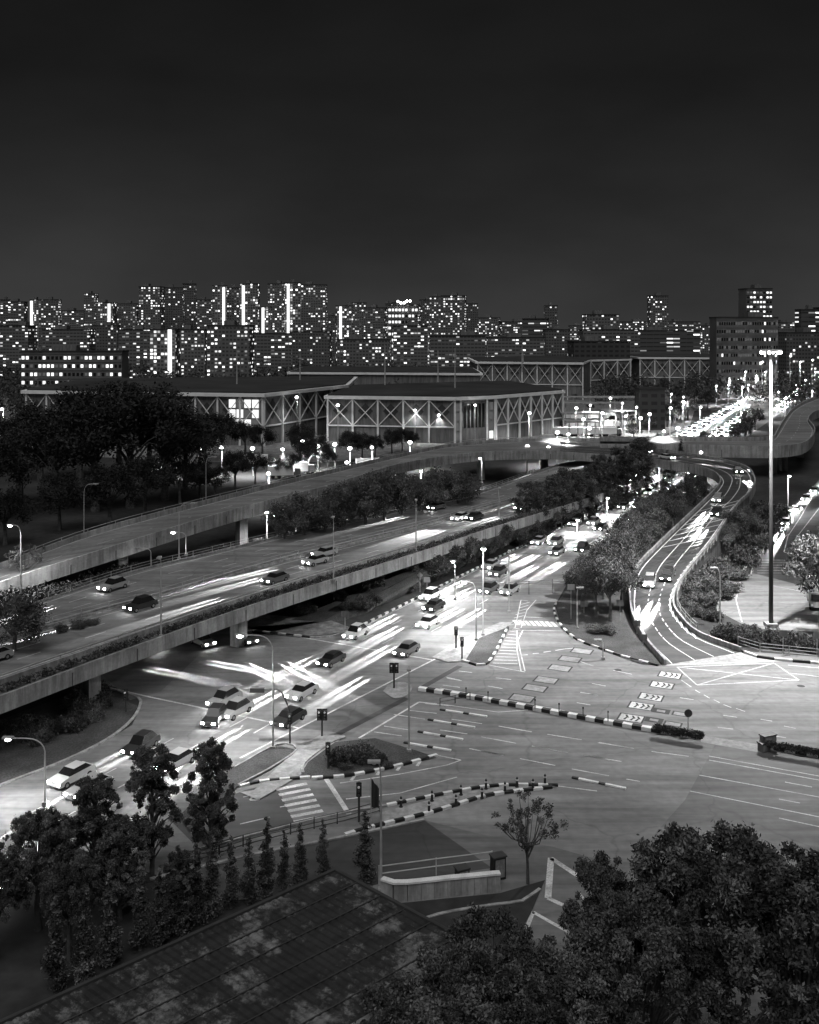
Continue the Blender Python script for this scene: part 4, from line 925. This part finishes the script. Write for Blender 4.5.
# many lamps behind the flyover; the last entries are added to brighten the yard
FL = [(670, 408), (683, 397), (671, 394), (683, 402), (700, 407), (716, 386), (728, 385), (729, 381), (738, 379), (742, 387), (741, 404), (748, 385), (590, 405), (602, 413), (640, 418), (589, 428), (576, 408), (557, 432), (540, 440), (622, 403), (636, 407), (663, 431), (677, 428), (649, 414), (568, 434), (529, 413), (505, 406), (475, 405), (527, 446),
      (415, 410), (338, 405), (439, 415), (410, 442), (350, 448), (303, 441), (297, 397), (248, 404), (225, 406), (253, 448), (269, 473), (262, 412), (166, 440), (28, 402), (3, 409), (347, 462), (193, 405), (245, 412), (756, 376), (765, 372), (795, 385), (805, 380), (812, 391), (778, 392), (785, 398), (800, 362), (815, 372), (790, 356), (776, 352), (762, 362), (745, 372), (700, 452), (812, 360), (222, 447), (283, 449), (318, 446), (372, 447), (200, 449), (335, 444), (610, 398), (625, 416), (583, 419), (548, 447)]
pc = P(0, 440)
for i, (x, y) in enumerate(sorted(FL)):
    D = 31000/(y-330) if y < 435 else F*(H-8)/(y-330)
    hh = 11 if y < 435 else 8
    if y < 396: D = min(31000/(y-330), 620); hh = topz(y, D)
    if 321 < x < 500 and y < 420 or x in (297, 248, 225, 193, 262, 245): D = 372; hh = topz(y, D)
    b = PD(x, D, 0); root = empty('street_lamp', b); tag(root, ordw(i)+' small lit lamp from the left in the yard and roads behind the flyover', 'street lamp', 'lit lamps behind the flyover')
    m_ = MB(); m_.tube([(0, 0, 0), (0, 0, hh)], [.14, .08], 5); m_.build('pole', [M['metal']], root)
    m_ = MB(); m_.tube([(0, 0, hh), (0, -1.0, hh+.15)], .06, 5); m_.sphere((0, -1.0, hh), .62 if random.random() < .6 else .48, 8, 6, sz=.8); m_.build('lamp_glass', [M['lamp_small']], root, smooth=True)
    lo = bpy.data.objects.new('lamp_light', spot(2200 if D == 372 else 14000 if y > 390 else 16000, 2.7)); COL.objects.link(lo); lo.parent = root; lo.location = (0, -1.3, hh-.9)
# high mast
b = P(771, 627); zt = topz(347, b.y); hm_ = empty('high_mast_lamp', b); tag(hm_, 'very tall thick grey mast with a crown of floodlights at the top', 'high mast lamp')
m_ = MB(); m_.tube([(0, 0, 0), (0, 0, 12), (0, 0, zt)], [.32, .27, .17], 14); m_.build('pole', [M['mast']], hm_, smooth=True)
m_ = MB(); m_.box((0, 0, .3), (1.6, 1.6, .6)); m_.build('base', [M['concrete']], hm_)
m_ = MB(); ring = [(math.cos(t)*1.1, math.sin(t)*1.1, zt-.4) for t in [k*math.pi/8 for k in range(17)]]; m_.tube(ring, .07, 5); m_.build('crown_ring', [M['metal']], hm_)
for k in range(6):
    t = k*math.pi/3; m_ = MB(); m_.box((math.cos(t)*1.2, math.sin(t)*1.2, zt-.5), (.5, .4, .35), t); f_ = m_.build('floodlight', [M['metal']], hm_)
    m_ = MB(); m_.sphere((math.cos(t)*1.35, math.sin(t)*1.35, zt-.75), .26, 8, 5); m_.build('lens', [M['lamp_small']], f_)
lo = bpy.data.objects.new('lamp_light', spot(150000, 2.8)); COL.objects.link(lo); lo.parent = hm_; lo.location = (-2.0, -2.0, zt-1.2)
# ------------------------------------------------------------------ traffic signals and signs
def signal(foot, top, heads, label, arm=None):
    b = P(*foot); h = topz(top, b.y); root = empty('traffic_light', b); tag(root, label, 'traffic light', 'traffic lights of the junction')
    m_ = MB(); m_.tube([(0, 0, 0), (0, 0, h)], .1, 7); m_.build('pole', [M['darkmetal']], root)
    def head(x, y, z):
        m_ = MB(); m_.box((x, y, z), (.34, .3, 1.0)); m_.box((x, y+.17, z), (.46, .04, 1.2)); hd_ = m_.build('signal_head', [M['black']], root)
        for k in range(3):
            m2 = MB(); m2.tube([(x, y-.17, z+.35-.35*k), (x, y-.28, z+.35-.35*k)], .1, 8); m2.build('lens', [M['signal'] if k == 0 else M['darkmetal']], hd_)
    if heads == 2: head(-.3, -.1, h-.6); head(.3, -.1, h-.6)
    else: head(0, -.25, h-.6)
    if arm:
        dx = (arm[0]-foot[0])/F*b.y; z = topz(arm[1], b.y)
        m_ = MB(); m_.tube(cr([Vector((0, 0, h-.3)), Vector((dx*.1, 0, h+.8)), Vector((dx*.4, 0, z)), Vector((dx, 0, z))], 10), .09, 6); m_.build('arm', [M['darkmetal']], root)
        m_ = MB(); m_.box((dx-.5, 0, z), (1.5, .35, .45)); m_.build('signal_head', [M['black']], root)
for s in (((322, 737), 709, 2, 'double headed traffic light at the kerb of the pale pavement'), ((394, 689), 663, 2, 'traffic light on the round refuge beside the main road'), ((456, 649), 626, 1, 'left traffic light of the pair at the small lawn island'),
          ((462, 660), 637, 1, 'right traffic light of the pair at the small lawn island'), ((126, 713), 689, 1, 'traffic light beside the thicket under the viaduct'), ((290, 745), 712, 1, 'traffic light with curved arm over the main road', (262, 690)),
          ((328, 770), 742, 1, 'slim pedestrian signal on the kerbed island'), ((359, 822), 782, 1, 'traffic light behind the curved kerb near the flag')): signal(*s)
def sign(foot, top, shape, label, w_=.7):
    b = P(*foot); h = topz(top, b.y); root = empty('road_sign', b); tag(root, label, 'road sign', 'road signs')
    m_ = MB(); m_.tube([(0, 0, 0), (0, 0, h-.1)], .06, 6); m_.build('post', [M['metal']], root); m_ = MB()
    if shape == 'disc': m_.tube([(0, -.08, h-.4), (0, -.13, h-.4)], w_*.6, 14)
    elif shape == 'diamond': m_.hexa([(0, -.1, h-w_*1.4), (w_*.7, -.1, h-w_*.7), (0, -.1, h), (-w_*.7, -.1, h-w_*.7)][::-1], [(0, -.15, h-w_*1.4), (w_*.7, -.15, h-w_*.7), (0, -.15, h), (-w_*.7, -.15, h-w_*.7)][::-1])
    else: m_.box((0, -.12, h-w_*.6), (w_*1.5, .06, w_*1.2))
    m_.build('sign_plate', [M['darkmetal' if shape == 'disc' else 'cladding']], root)
for s in (((688, 731), 709, 'disc', 'dark round sign at the end of the planted median'), ((420, 592), 572, 'diamond', 'diamond sign in the slope planting above the main road'), ((427, 592), 577, 'board', 'small board beside the diamond sign'),
          ((571, 620), 584, 'board', 'board sign at the mouth of the wedge lawn'), ((584, 614), 601, 'board', 'low white board on the wedge lawn'), ((620, 622), 600, 'board', 'white board left of the slip ramp'), ((673, 540), 517, 'board', 'sign board on the inner edge of the ramp'),
          ((637, 635), 620, 'board', 'first chevron board at the ramp foot'), ((643, 646), 634, 'board', 'second chevron board at the ramp foot'), ((783, 654), 630, 'board', 'thin post sign at the right fence'), ((817, 656), 632, 'board', 'board sign at the right edge fence'),
          ((334, 600), 588, 'board', 'small sign where the slope meets the pavement'), ((345, 630), 611, 'board', 'slim dark sign on the corner of the planted slope')): sign(*s)
# bollards along the kerb
for i, (x, y) in enumerate(((401, 807), (432, 801), (461, 795), (486, 789), (517, 787), (545, 784), (429, 812), (456, 805), (482, 798), (505, 792), (533, 789))):
    b = P(x, y, .12); r0 = empty('bollard', b); tag(r0, ordw(i)+' dark bollard on the curved kerb strip', 'bollard', 'bollards on the curved kerb strip'); m_ = MB(); m_.tube([(0, 0, 0), (0, 0, .15), (0, 0, .8), (0, 0, .95)], [.2, .11, .1, .02], 8); m_.build('post', [M['black']], r0); m_ = MB(); m_.tube([(0, 0, .6), (0, 0, .72)], .115, 8); m_.build('band', [M['white']], r0)
for i, (x, y) in enumerate(((466, 697), (488, 701), (535, 709), (559, 713), (583, 717), (608, 721))):
    b = P(x, y, .5); r0 = empty('marker_post', b); tag(r0, ordw(i)+' thin marker post from the left on the long median kerb', 'marker post', 'marker posts on the median'); m_ = MB(); m_.tube([(0, 0, 0), (0, 0, 1.1)], .05, 6); m_.build('post', [M['darkmetal']], r0); m_ = MB(); m_.box((0, -.06, 1.0), (.16, .03, .2)); m_.build('reflector', [M['darkmetal']], r0)
# planted end of the median
for lab, px in (('clipped hedge on the end of the median left of the gap', [(658, 731), (680, 735), (700, 738)]), ('clipped hedge on the median right of the gap', [(770, 748), (819, 756), (860, 764)])):
    pts = step(W3(px, .55), .5); mb = MB(); v, wh = leafcloud(5000, [tuple(p+Vector((0, 0, .35))) for p in pts], [.5]*len(pts), .1, .7, 8); o = link('hedge', leafmesh('hedge', v, [M['leaf'], M['leaf_dark']], rng.integers(0, 2, len(v)//4))); tag(o, lab, 'hedge', 'median hedges')
# control cabinet at the median gap, flag, concrete wall
def cabinet(px, py, w_, h_, label, m='cladding', rz=.4):
    r0 = empty('control_cabinet', P(px, py, .03), rz); tag(r0, label, 'cabinet', 'roadside cabinets')
    m_ = MB(); m_.box((0, 0, h_/2), (w_, .7, h_)); m_.build('body', [M[m]], r0); m_ = MB(); m_.box((0, -.37, h_*.52), (w_*.8, .04, h_*.8)); m_.build('door', [M['concrete_dark']], r0); m_ = MB(); m_.box((0, 0, h_+.05), (w_+.15, .85, .1)); m_.build('roof', [M['darkmetal']], r0)
cabinet(768, 748, 1.5, 1.3, 'pale cabinet at the median gap right of the crossing'); cabinet(764, 751, 1.0, .8, 'low box in front of the pale median cabinet'); cabinet(498, 878, 1.0, 1.7, 'black cabinet at the end of the low concrete wall', 'black'); cabinet(462, 884, .9, 1.2, 'small dark box mounted by the low wall rail', 'black')
b = P(371, 830); r0 = empty('flag', b); tag(r0, 'drooping dark flag on a short pole by the traffic light', 'flag'); m_ = MB(); m_.tube([(0, 0, 0), (0, 0, topz(778, b.y))], .05, 6); m_.build('pole', [M['metal']], r0)
m_ = MB(); z = topz(779, b.y)
for k in range(8):
    a0 = Vector((.05+.08*k, .1*math.sin(k*1.4), z-.1*k)); a1 = Vector((.05+.08*(k+1), .1*math.sin((k+1)*1.4), z-.1*(k+1))); dn_ = Vector((-.02, 0, -2.4+.1*k)); dn2 = Vector((-.02, 0, -2.4+.1*(k+1))); m_.face([a0, a1, a1+dn2, a0+dn_])
fo = m_.build('cloth', [M['cladding_dark']], r0); md = fo.modifiers.new('thick', 'SOLIDIFY'); md.thickness = .02
wl = empty('concrete_wall', P(385, 899)); tag(wl, 'low pale concrete retaining wall below the rail fence', 'wall'); wp = W3([(382, 897), (400, 901), (450, 896), (500, 891)], 0); o0 = wl.location.copy()
for k in range(9):
    q = cr(wp, 10); m_ = MB(); wallstrip(m_, [q[k].lerp(q[k+1], .01)-o0, q[k].lerp(q[k+1], .985)-o0], .35, 1.3); m_.build('wall_panel', [M['concrete']], wl)
m_ = MB(); wallstrip(m_, [p-o0 for p in cr(wp, 10)], .5, .14, 1.303); m_.build('coping', [M['white']], wl)

# ------------------------------------------------------------------ foreground building with mossy roof
zr = 9.0
ra, rb, rc, rd = P(335, 871, zr), P(20, 1015, zr-.4), P(300, 1075, zr-1.8), P(485, 952, zr-1.4)
rb = rb+(rb-ra)*.5; rd2 = rd; rc = rb+(rd-ra)
mm = bpy.data.materials.new('mossy_corrugated_sheet'); mm.use_nodes = True; n = mm.node_tree; N = n.nodes; bs = N['Principled BSDF']; bs.inputs['Roughness'].default_value = .85
geo = N.new('ShaderNodeTexCoord'); t1 = N.new('ShaderNodeTexNoise'); t1.inputs['Scale'].default_value = .3; t1.inputs['Detail'].default_value = 12; t1.inputs['Roughness'].default_value = .82
n.links.new(geo.outputs['Object'], t1.inputs['Vector']); cr1 = N.new('ShaderNodeValToRGB'); cr1.color_ramp.elements[0].position = .50; cr1.color_ramp.elements[0].color = (.025, .025, .025, 1); cr1.color_ramp.elements[1].position = .57; cr1.color_ramp.elements[1].color = (.2, .2, .2, 1)
n.links.new(t1.outputs['Fac'], cr1.inputs[0])
mpg = N.new('ShaderNodeMapping'); mpg.inputs['Rotation'].default_value = (0, 0, -math.atan2((rb-ra).y, (rb-ra).x)); mpg.inputs['Scale'].default_value = (.35, 1.6, 1); n.links.new(geo.outputs['Object'], mpg.inputs['Vector'])
mpg.vector_type = 'TEXTURE'; mpg.inputs['Rotation'].default_value = (0, 0, math.atan2((rb-ra).y, (rb-ra).x)); mpg.inputs['Scale'].default_value = (2.6, .7, 1)
vo = N.new('ShaderNodeTexNoise'); vo.inputs['Scale'].default_value = 1.3; vo.inputs['Detail'].default_value = 9; vo.inputs['Roughness'].default_value = .75; n.links.new(mpg.outputs[0], vo.inputs['Vector'])
cr2 = N.new('ShaderNodeValToRGB'); cr2.color_ramp.elements[0].position = .4; cr2.color_ramp.elements[0].color = (.18, .18, .18, 1); cr2.color_ramp.elements[1].position = .62; cr2.color_ramp.elements[1].color = (1, 1, 1, 1); n.links.new(vo.outputs['Fac'], cr2.inputs[0])
mx = N.new('ShaderNodeMix'); mx.data_type = 'RGBA'; mx.blend_type = 'MULTIPLY'; mx.inputs[0].default_value = .8; n.links.new(cr1.outputs[0], mx.inputs[6]); n.links.new(cr2.outputs[0], mx.inputs[7]); n.links.new(mx.outputs[2], bs.inputs['Base Color'])
bu = N.new('ShaderNodeBump'); bu.inputs['Strength'].default_value = .5; bu.inputs['Distance'].default_value = .1; n.links.new(t1.outputs['Fac'], bu.inputs['Height']); n.links.new(bu.outputs[0], bs.inputs['Normal'])
root = empty('foreground_building', (ra.x, ra.y, 0)); tag(root, 'dark building in front with a stained mossy roof coming to a corner', 'building'); o0 = Vector((ra.x, ra.y, 0))
m_ = MB(); nn = 60
for k in range(nn):                                 # shallow corrugations running down the slope
    for j, (t0, t1_) in enumerate(((k/nn, (k+.5)/nn), ((k+.5)/nn, (k+1)/nn))):
        z0_, z1_ = (0, .07) if j == 0 else (.07, 0)
        a0 = ra.lerp(rb, t0)-o0+Vector((0, 0, z0_)); a1 = ra.lerp(rb, t1_)-o0+Vector((0, 0, z1_)); b0 = rd.lerp(rc, t0)-o0+Vector((0, 0, z0_)); b1 = rd.lerp(rc, t1_)-o0+Vector((0, 0, z1_)); m_.face([a0, a1, b1, b0])
m_.build('roof', [mm], root)
sheets = MB()
for k in range(1, 6):
    a_ = ra.lerp(rd, k/6)-o0+Vector((0, 0, .08)); b_ = rb.lerp(rc, k/6)-o0+Vector((0, 0, .08)); sheets.beam(a_, b_, .07, .04)
sheets.build('sheet_laps', [M['cladding_dark']], root)
m_ = MB(); cs_ = [ra, rb, rc, rd]; cen = (ra+rb+rc+rd)/4; ii = [cen+(c-cen)*.96 for c in cs_]
m_.hexa([(c.x-o0.x, c.y-o0.y, 0) for c in ii], [(c.x-o0.x, c.y-o0.y, c.z-.15) for c in ii]); m_.build('wall', [M['concrete_dark']], root)
for a_, b_, nm, mt_ in ((ra, rb, 'eave_trim', 'darkmetal'), (ra, rd, 'verge_trim', 'darkmetal'), (rd, rc, 'gutter', 'concrete_dark')):
    m_ = MB(); wallstrip(m_, [a_-o0, b_-o0], .22 if nm != 'gutter' else .5, .2, -.05); m_.build(nm, [M[mt_]], root)

# ------------------------------------------------------------------ vehicles
def car_meshes(paint, tall=0.0):
    L, Wd = 4.3, 1.74; b = MB()
    prof = [(-2.15, .32), (2.15, .32), (2.15, .66), (2.0, .78), (.95, .92), (-1.55, .98), (-2.1, .9), (-2.15, .6)]
    def loft(pf, w0, w1=None, mi=0):
        w1 = w1 or w0
        k = len(pf); A = [(x, -(w1 if z > .85 else w0), z) for x, z in pf]; B = [(x, (w1 if z > .85 else w0), z) for x, z in pf]; n0 = len(b_.v)
        b_.v += A+B; b_.f.append(list(range(n0, n0+k))); b_.f.append(list(range(n0+k, n0+2*k))[::-1]); b_.i += [mi, mi]
        for j in range(k): b_.f.append([n0+j, n0+k+j, n0+k+(j+1) % k, n0+(j+1) % k]); b_.i.append(mi)
    b_ = MB(); loft(prof, .87, .80); body = b_.me('body', [paint])
    b_ = MB(); cab = [(.95, .925), (.35, 1.38+tall), (-1.1, 1.42+tall), (-1.75, .985)]
    n0 = 0; b_.v = [(x, -s*(.76 if z < 1.1 else .62), z) for s in (1, -1) for x, z in cab]; b_.f = [[0, 1, 2, 3], [7, 6, 5, 4], [0, 4, 5, 1], [2, 6, 7, 3], [1, 5, 6, 2]]; b_.i = [0, 0, 0, 0, 1]; cabm = b_.me('cabin_glass', [M['glass'], paint])
    b_ = MB(); b_.tube([(0, -.1, 0), (0, .1, 0)], .31, 12); wh = b_.me('wheel', [M['tyre']]); b_ = MB(); b_.tube([(0, -.11, 0), (0, .11, 0)], .17, 8); rim = b_.me('rim', [M['rim']])
    b_ = MB(); b_.box((0, 0, 0), (.10, .34, .17)); hl = b_.me('headlight', [M['headlight']]); b_ = MB(); b_.box((0, 0, 0), (.08, .34, .15)); tl = b_.me('tail_light', [M['tail']])
    b_ = MB(); b_.box((0, 0, 0), (.04, .5, .12)); pt = b_.me('number_plate', [M['white']])
    return body, cabm, wh, rim, hl, tl, pt
beam_n = bpy.data.lights.new('beam', 'SPOT'); beam_n.energy = 330000; beam_n.spot_size = R(4.8); beam_n.spot_blend = 1.0; beam_n.shadow_soft_size = .06
beam_f = bpy.data.lights.new('beam', 'SPOT'); beam_f.energy = 110000; beam_f.spot_size = R(16); beam_f.spot_blend = .9; beam_f.shadow_soft_size = .3
CARS = {}
SH = ['black', 'dark grey', 'silver', 'white']
for i in range(4):
    for tall in (0, .22):
        body, cabm, wh, rim, hl, tl, pt = car_meshes(M['paint%d' % i], tall); CARS[i, tall] = (body, cabm, wh, rim, hl, tl, pt)
        fm = MB()                                    # one-piece body for distant copies
def car(p, d, detailed, label, group, spots=True):
    i = random.choices(range(4), (3, 3, 3, 4))[0]; tall = random.choice((0, .22)); body, cabm, wh, rim, hl, tl, pt = CARS[i, tall]
    root = empty('car', p, math.atan2(d.y, d.x)); pitch = -math.asin(max(-.2, min(.2, d.z))); root.rotation_euler.y = pitch
    kind = 'hatchback' if tall else 'saloon car'
    tag(root, label.replace('@', SH[i]+' '+kind), 'car', group)
    link('body', body, root); link('cabin_glass', cabm, root)
    for s in (-1, 1):
        link('headlight', hl, root, (2.13, s*.6, .62)); 
        if detailed: link('tail_light', tl, root, (-2.14, s*.62, .72))
        if detailed:
            for x in (1.35, -1.35): w_ = link('wheel', wh, root, (x, s*.79, .31)); link('rim', rim, w_)
    if spots:
        if detailed:
            for s in (-1, 1):
                lo = bpy.data.objects.new('beam', beam_n); COL.objects.link(lo); lo.parent = root; lo.location = (2.3, s*.6, .68); lo.rotation_euler = (0, R(-87.1), 0)
        else:
            lo = bpy.data.objects.new('beam', beam_f); COL.objects.link(lo); lo.parent = root; lo.location = (2.4, 0, .8); lo.rotation_euler = (0, R(-86), 0)
    return root
def traffic(path, gap, detailed, phrase, group, jit=.25, start=0.0, spots=True):
    L_ = plen(path); fine = cr(path, int(L_)+2); s_ = start; k = 0
    while s_ < len(fine)-3:
        i = int(s_); p = fine[i]; d = (fine[min(i+2, len(fine)-1)]-fine[max(i-1, 0)]).normalized()
        car(p, d, detailed, '@, '+ordw(k)+' '+phrase, group); k += 1; s_ += gap*(1+random.uniform(-jit, jit))
    return k
tot = 0
ML = ['in the lane beside the planted slope', 'in the second lane of the main road', 'in the third lane of the main road', 'in the near lane of the main road']
for j, off in enumerate((2.0, 5.2, 8.4, 11.6)):
    pts = [M0+MN*off+MDIR*s+Vector((0, 0, .03)) for s in ((215, 120, 0, -95) if j < 2 else (190, 100, 0, -95) if j == 2 else (150, 80, 0, -80))]
    tot += traffic(pts, (25, 23, 25, 30)[j], True, 'from the flyover '+ML[j], 'cars on the main road', start=random.uniform(0, 5))
# swirl: cars turning out from under the viaduct
SW = [[(60, 650), (122, 665), (148, 690), (135, 722), (90, 752), (0, 795)], [(100, 645), (165, 656), (192, 690), (170, 728), (100, 775), (10, 818)],
      [(150, 636), (205, 646), (232, 680), (215, 722), (150, 770), (60, 815)], [(190, 628), (245, 642), (275, 672), (268, 705), (225, 745), (150, 790)]]
for j, px in enumerate(SW):
    tot += traffic([p for p in W3(px, .03)], (44, 34, 32, 40)[j], True, 'in the '+ORD[j]+' turning lane out of the underpass', 'cars turning below the viaduct', start=5+j*2)
# viaduct A
for j, t in enumerate((.18, .36, .55)):
    tot += traffic([p+Vector((0, 0, .02)) for p in lerp_line(VA, VB, t)[::-1][2:]], (38, 46, 90)[j], True, 'from the right in the '+ORD[j]+' lane of the lower viaduct', 'cars on the lower viaduct', start=2+j*4)
tot += traffic([p+Vector((0, 0, .02)) for p in lerp_line(BA, BB, .4)[::-1][2:]], 95, True, 'from the right on the embanked carriageway', 'cars on the embanked carriageway', start=3)
# slip ramp
for j, t in enumerate((.36, .66)):
    tot += traffic([p+Vector((0, 0, .03)) for p in lerp_line(SO, SI, t)[12:86]], (40, 52)[j], True, 'down the '+('outer', 'inner')[j]+' lane of the slip ramp', 'cars on the slip ramp', start=j*8)
# far expressway
for j, (a, b_) in enumerate((((747, 398), (658, 447)), ((742, 404), (666, 447)), ((740, 407), (672, 448)), ((748, 411), (690, 450)), ((748, 414), (698, 450)), ((750, 417), (706, 450)))):
    tot += traffic(cr(W3([a, b_], .03), 5), 13, False, 'from the back, '+ORD[j]+' expressway lane', 'cars on the far expressway', start=j*2.)
for j, (a, b_) in enumerate((((819, 370), (776, 408)), ((825, 372), (783, 408)))):
    tot += traffic(cr(W3([a, b_], .03), 5), 17, False, 'from the back, '+ORD[j]+' lane by the high mast', 'cars on the road by the high mast', start=j*4.)
tot += traffic(cr(W3([(840, 470), (819, 488), (795, 512), (780, 535)], .03), 8), 16, True, 'approaching on the side road at right', 'cars on the side road')
# lorries
def lorry_proto():
    r0 = empty('lorry', (0, 0, 0))
    m_ = MB(); m_.box((-1.2, 0, 2.2), (7.2, 2.4, 2.6)); m_.build('cargo_box', [M['steel_white']], r0)
    m_ = MB(); m_.hexa([(2.7, -1.1, .6), (4.6, -1.1, .6), (4.6, 1.1, .6), (2.7, 1.1, .6)], [(2.7, -1.1, 2.7), (4.1, -1.05, 2.7), (4.1, 1.05, 2.7), (2.7, 1.1, 2.7)]); m_.build('cab', [M['cladding']], r0)
    m_ = MB(); m_.hexa([(4.35, -.95, 1.65), (4.5, -.95, 1.65), (4.5, .95, 1.65), (4.35, .95, 1.65)], [(4.1, -.9, 2.5), (4.25, -.9, 2.5), (4.25, .9, 2.5), (4.1, .9, 2.5)]); m_.build('windscreen', [M['glass']], r0)
    m_ = MB(); m_.box((-.2, 0, .72), (8.6, 1.0, .25)); m_.build('chassis', [M['darkmetal']], r0)
    for x in (3.6, -1.6, -3.4):
        for s in (-1, 1): m_ = MB(); m_.tube([(x, s*.85, .5), (x, s*1.15, .5)], .5, 12); m_.build('wheel', [M['tyre']], r0)
    for s in (-1, 1): m_ = MB(); m_.box((4.63, s*.8, .95), (.08, .3, .2)); m_.build('headlight', [M['lens_off']], r0)
    return r0
lp = lorry_proto(); first = True
LS = [(816, 604, -1.9, 'white lorry parked under the dark tree at the right edge'), (285, 478, .1, 'white lorry parked in the yard left of the tree row'), (300, 474, .1, 'second white lorry tucked behind the yard trees'), (372, 470, .2, 'white lorry beside the flyover before the centre warehouse'), (260, 466, .1, 'white lorry at the back of the left yard')]
for k in range(12):
    LS.append((565+k % 4*15, 436-k//4*8, .15, ordw(k)+' box lorry in the rows of the lorry yard behind the flyover'))
for x, y, a, lab in LS:
    o = lp if first else copy_tree(lp); first = False
    o.location = P(x, y, .03); o.rotation_euler.z = a; tag(o, lab, 'lorry', 'parked lorries')
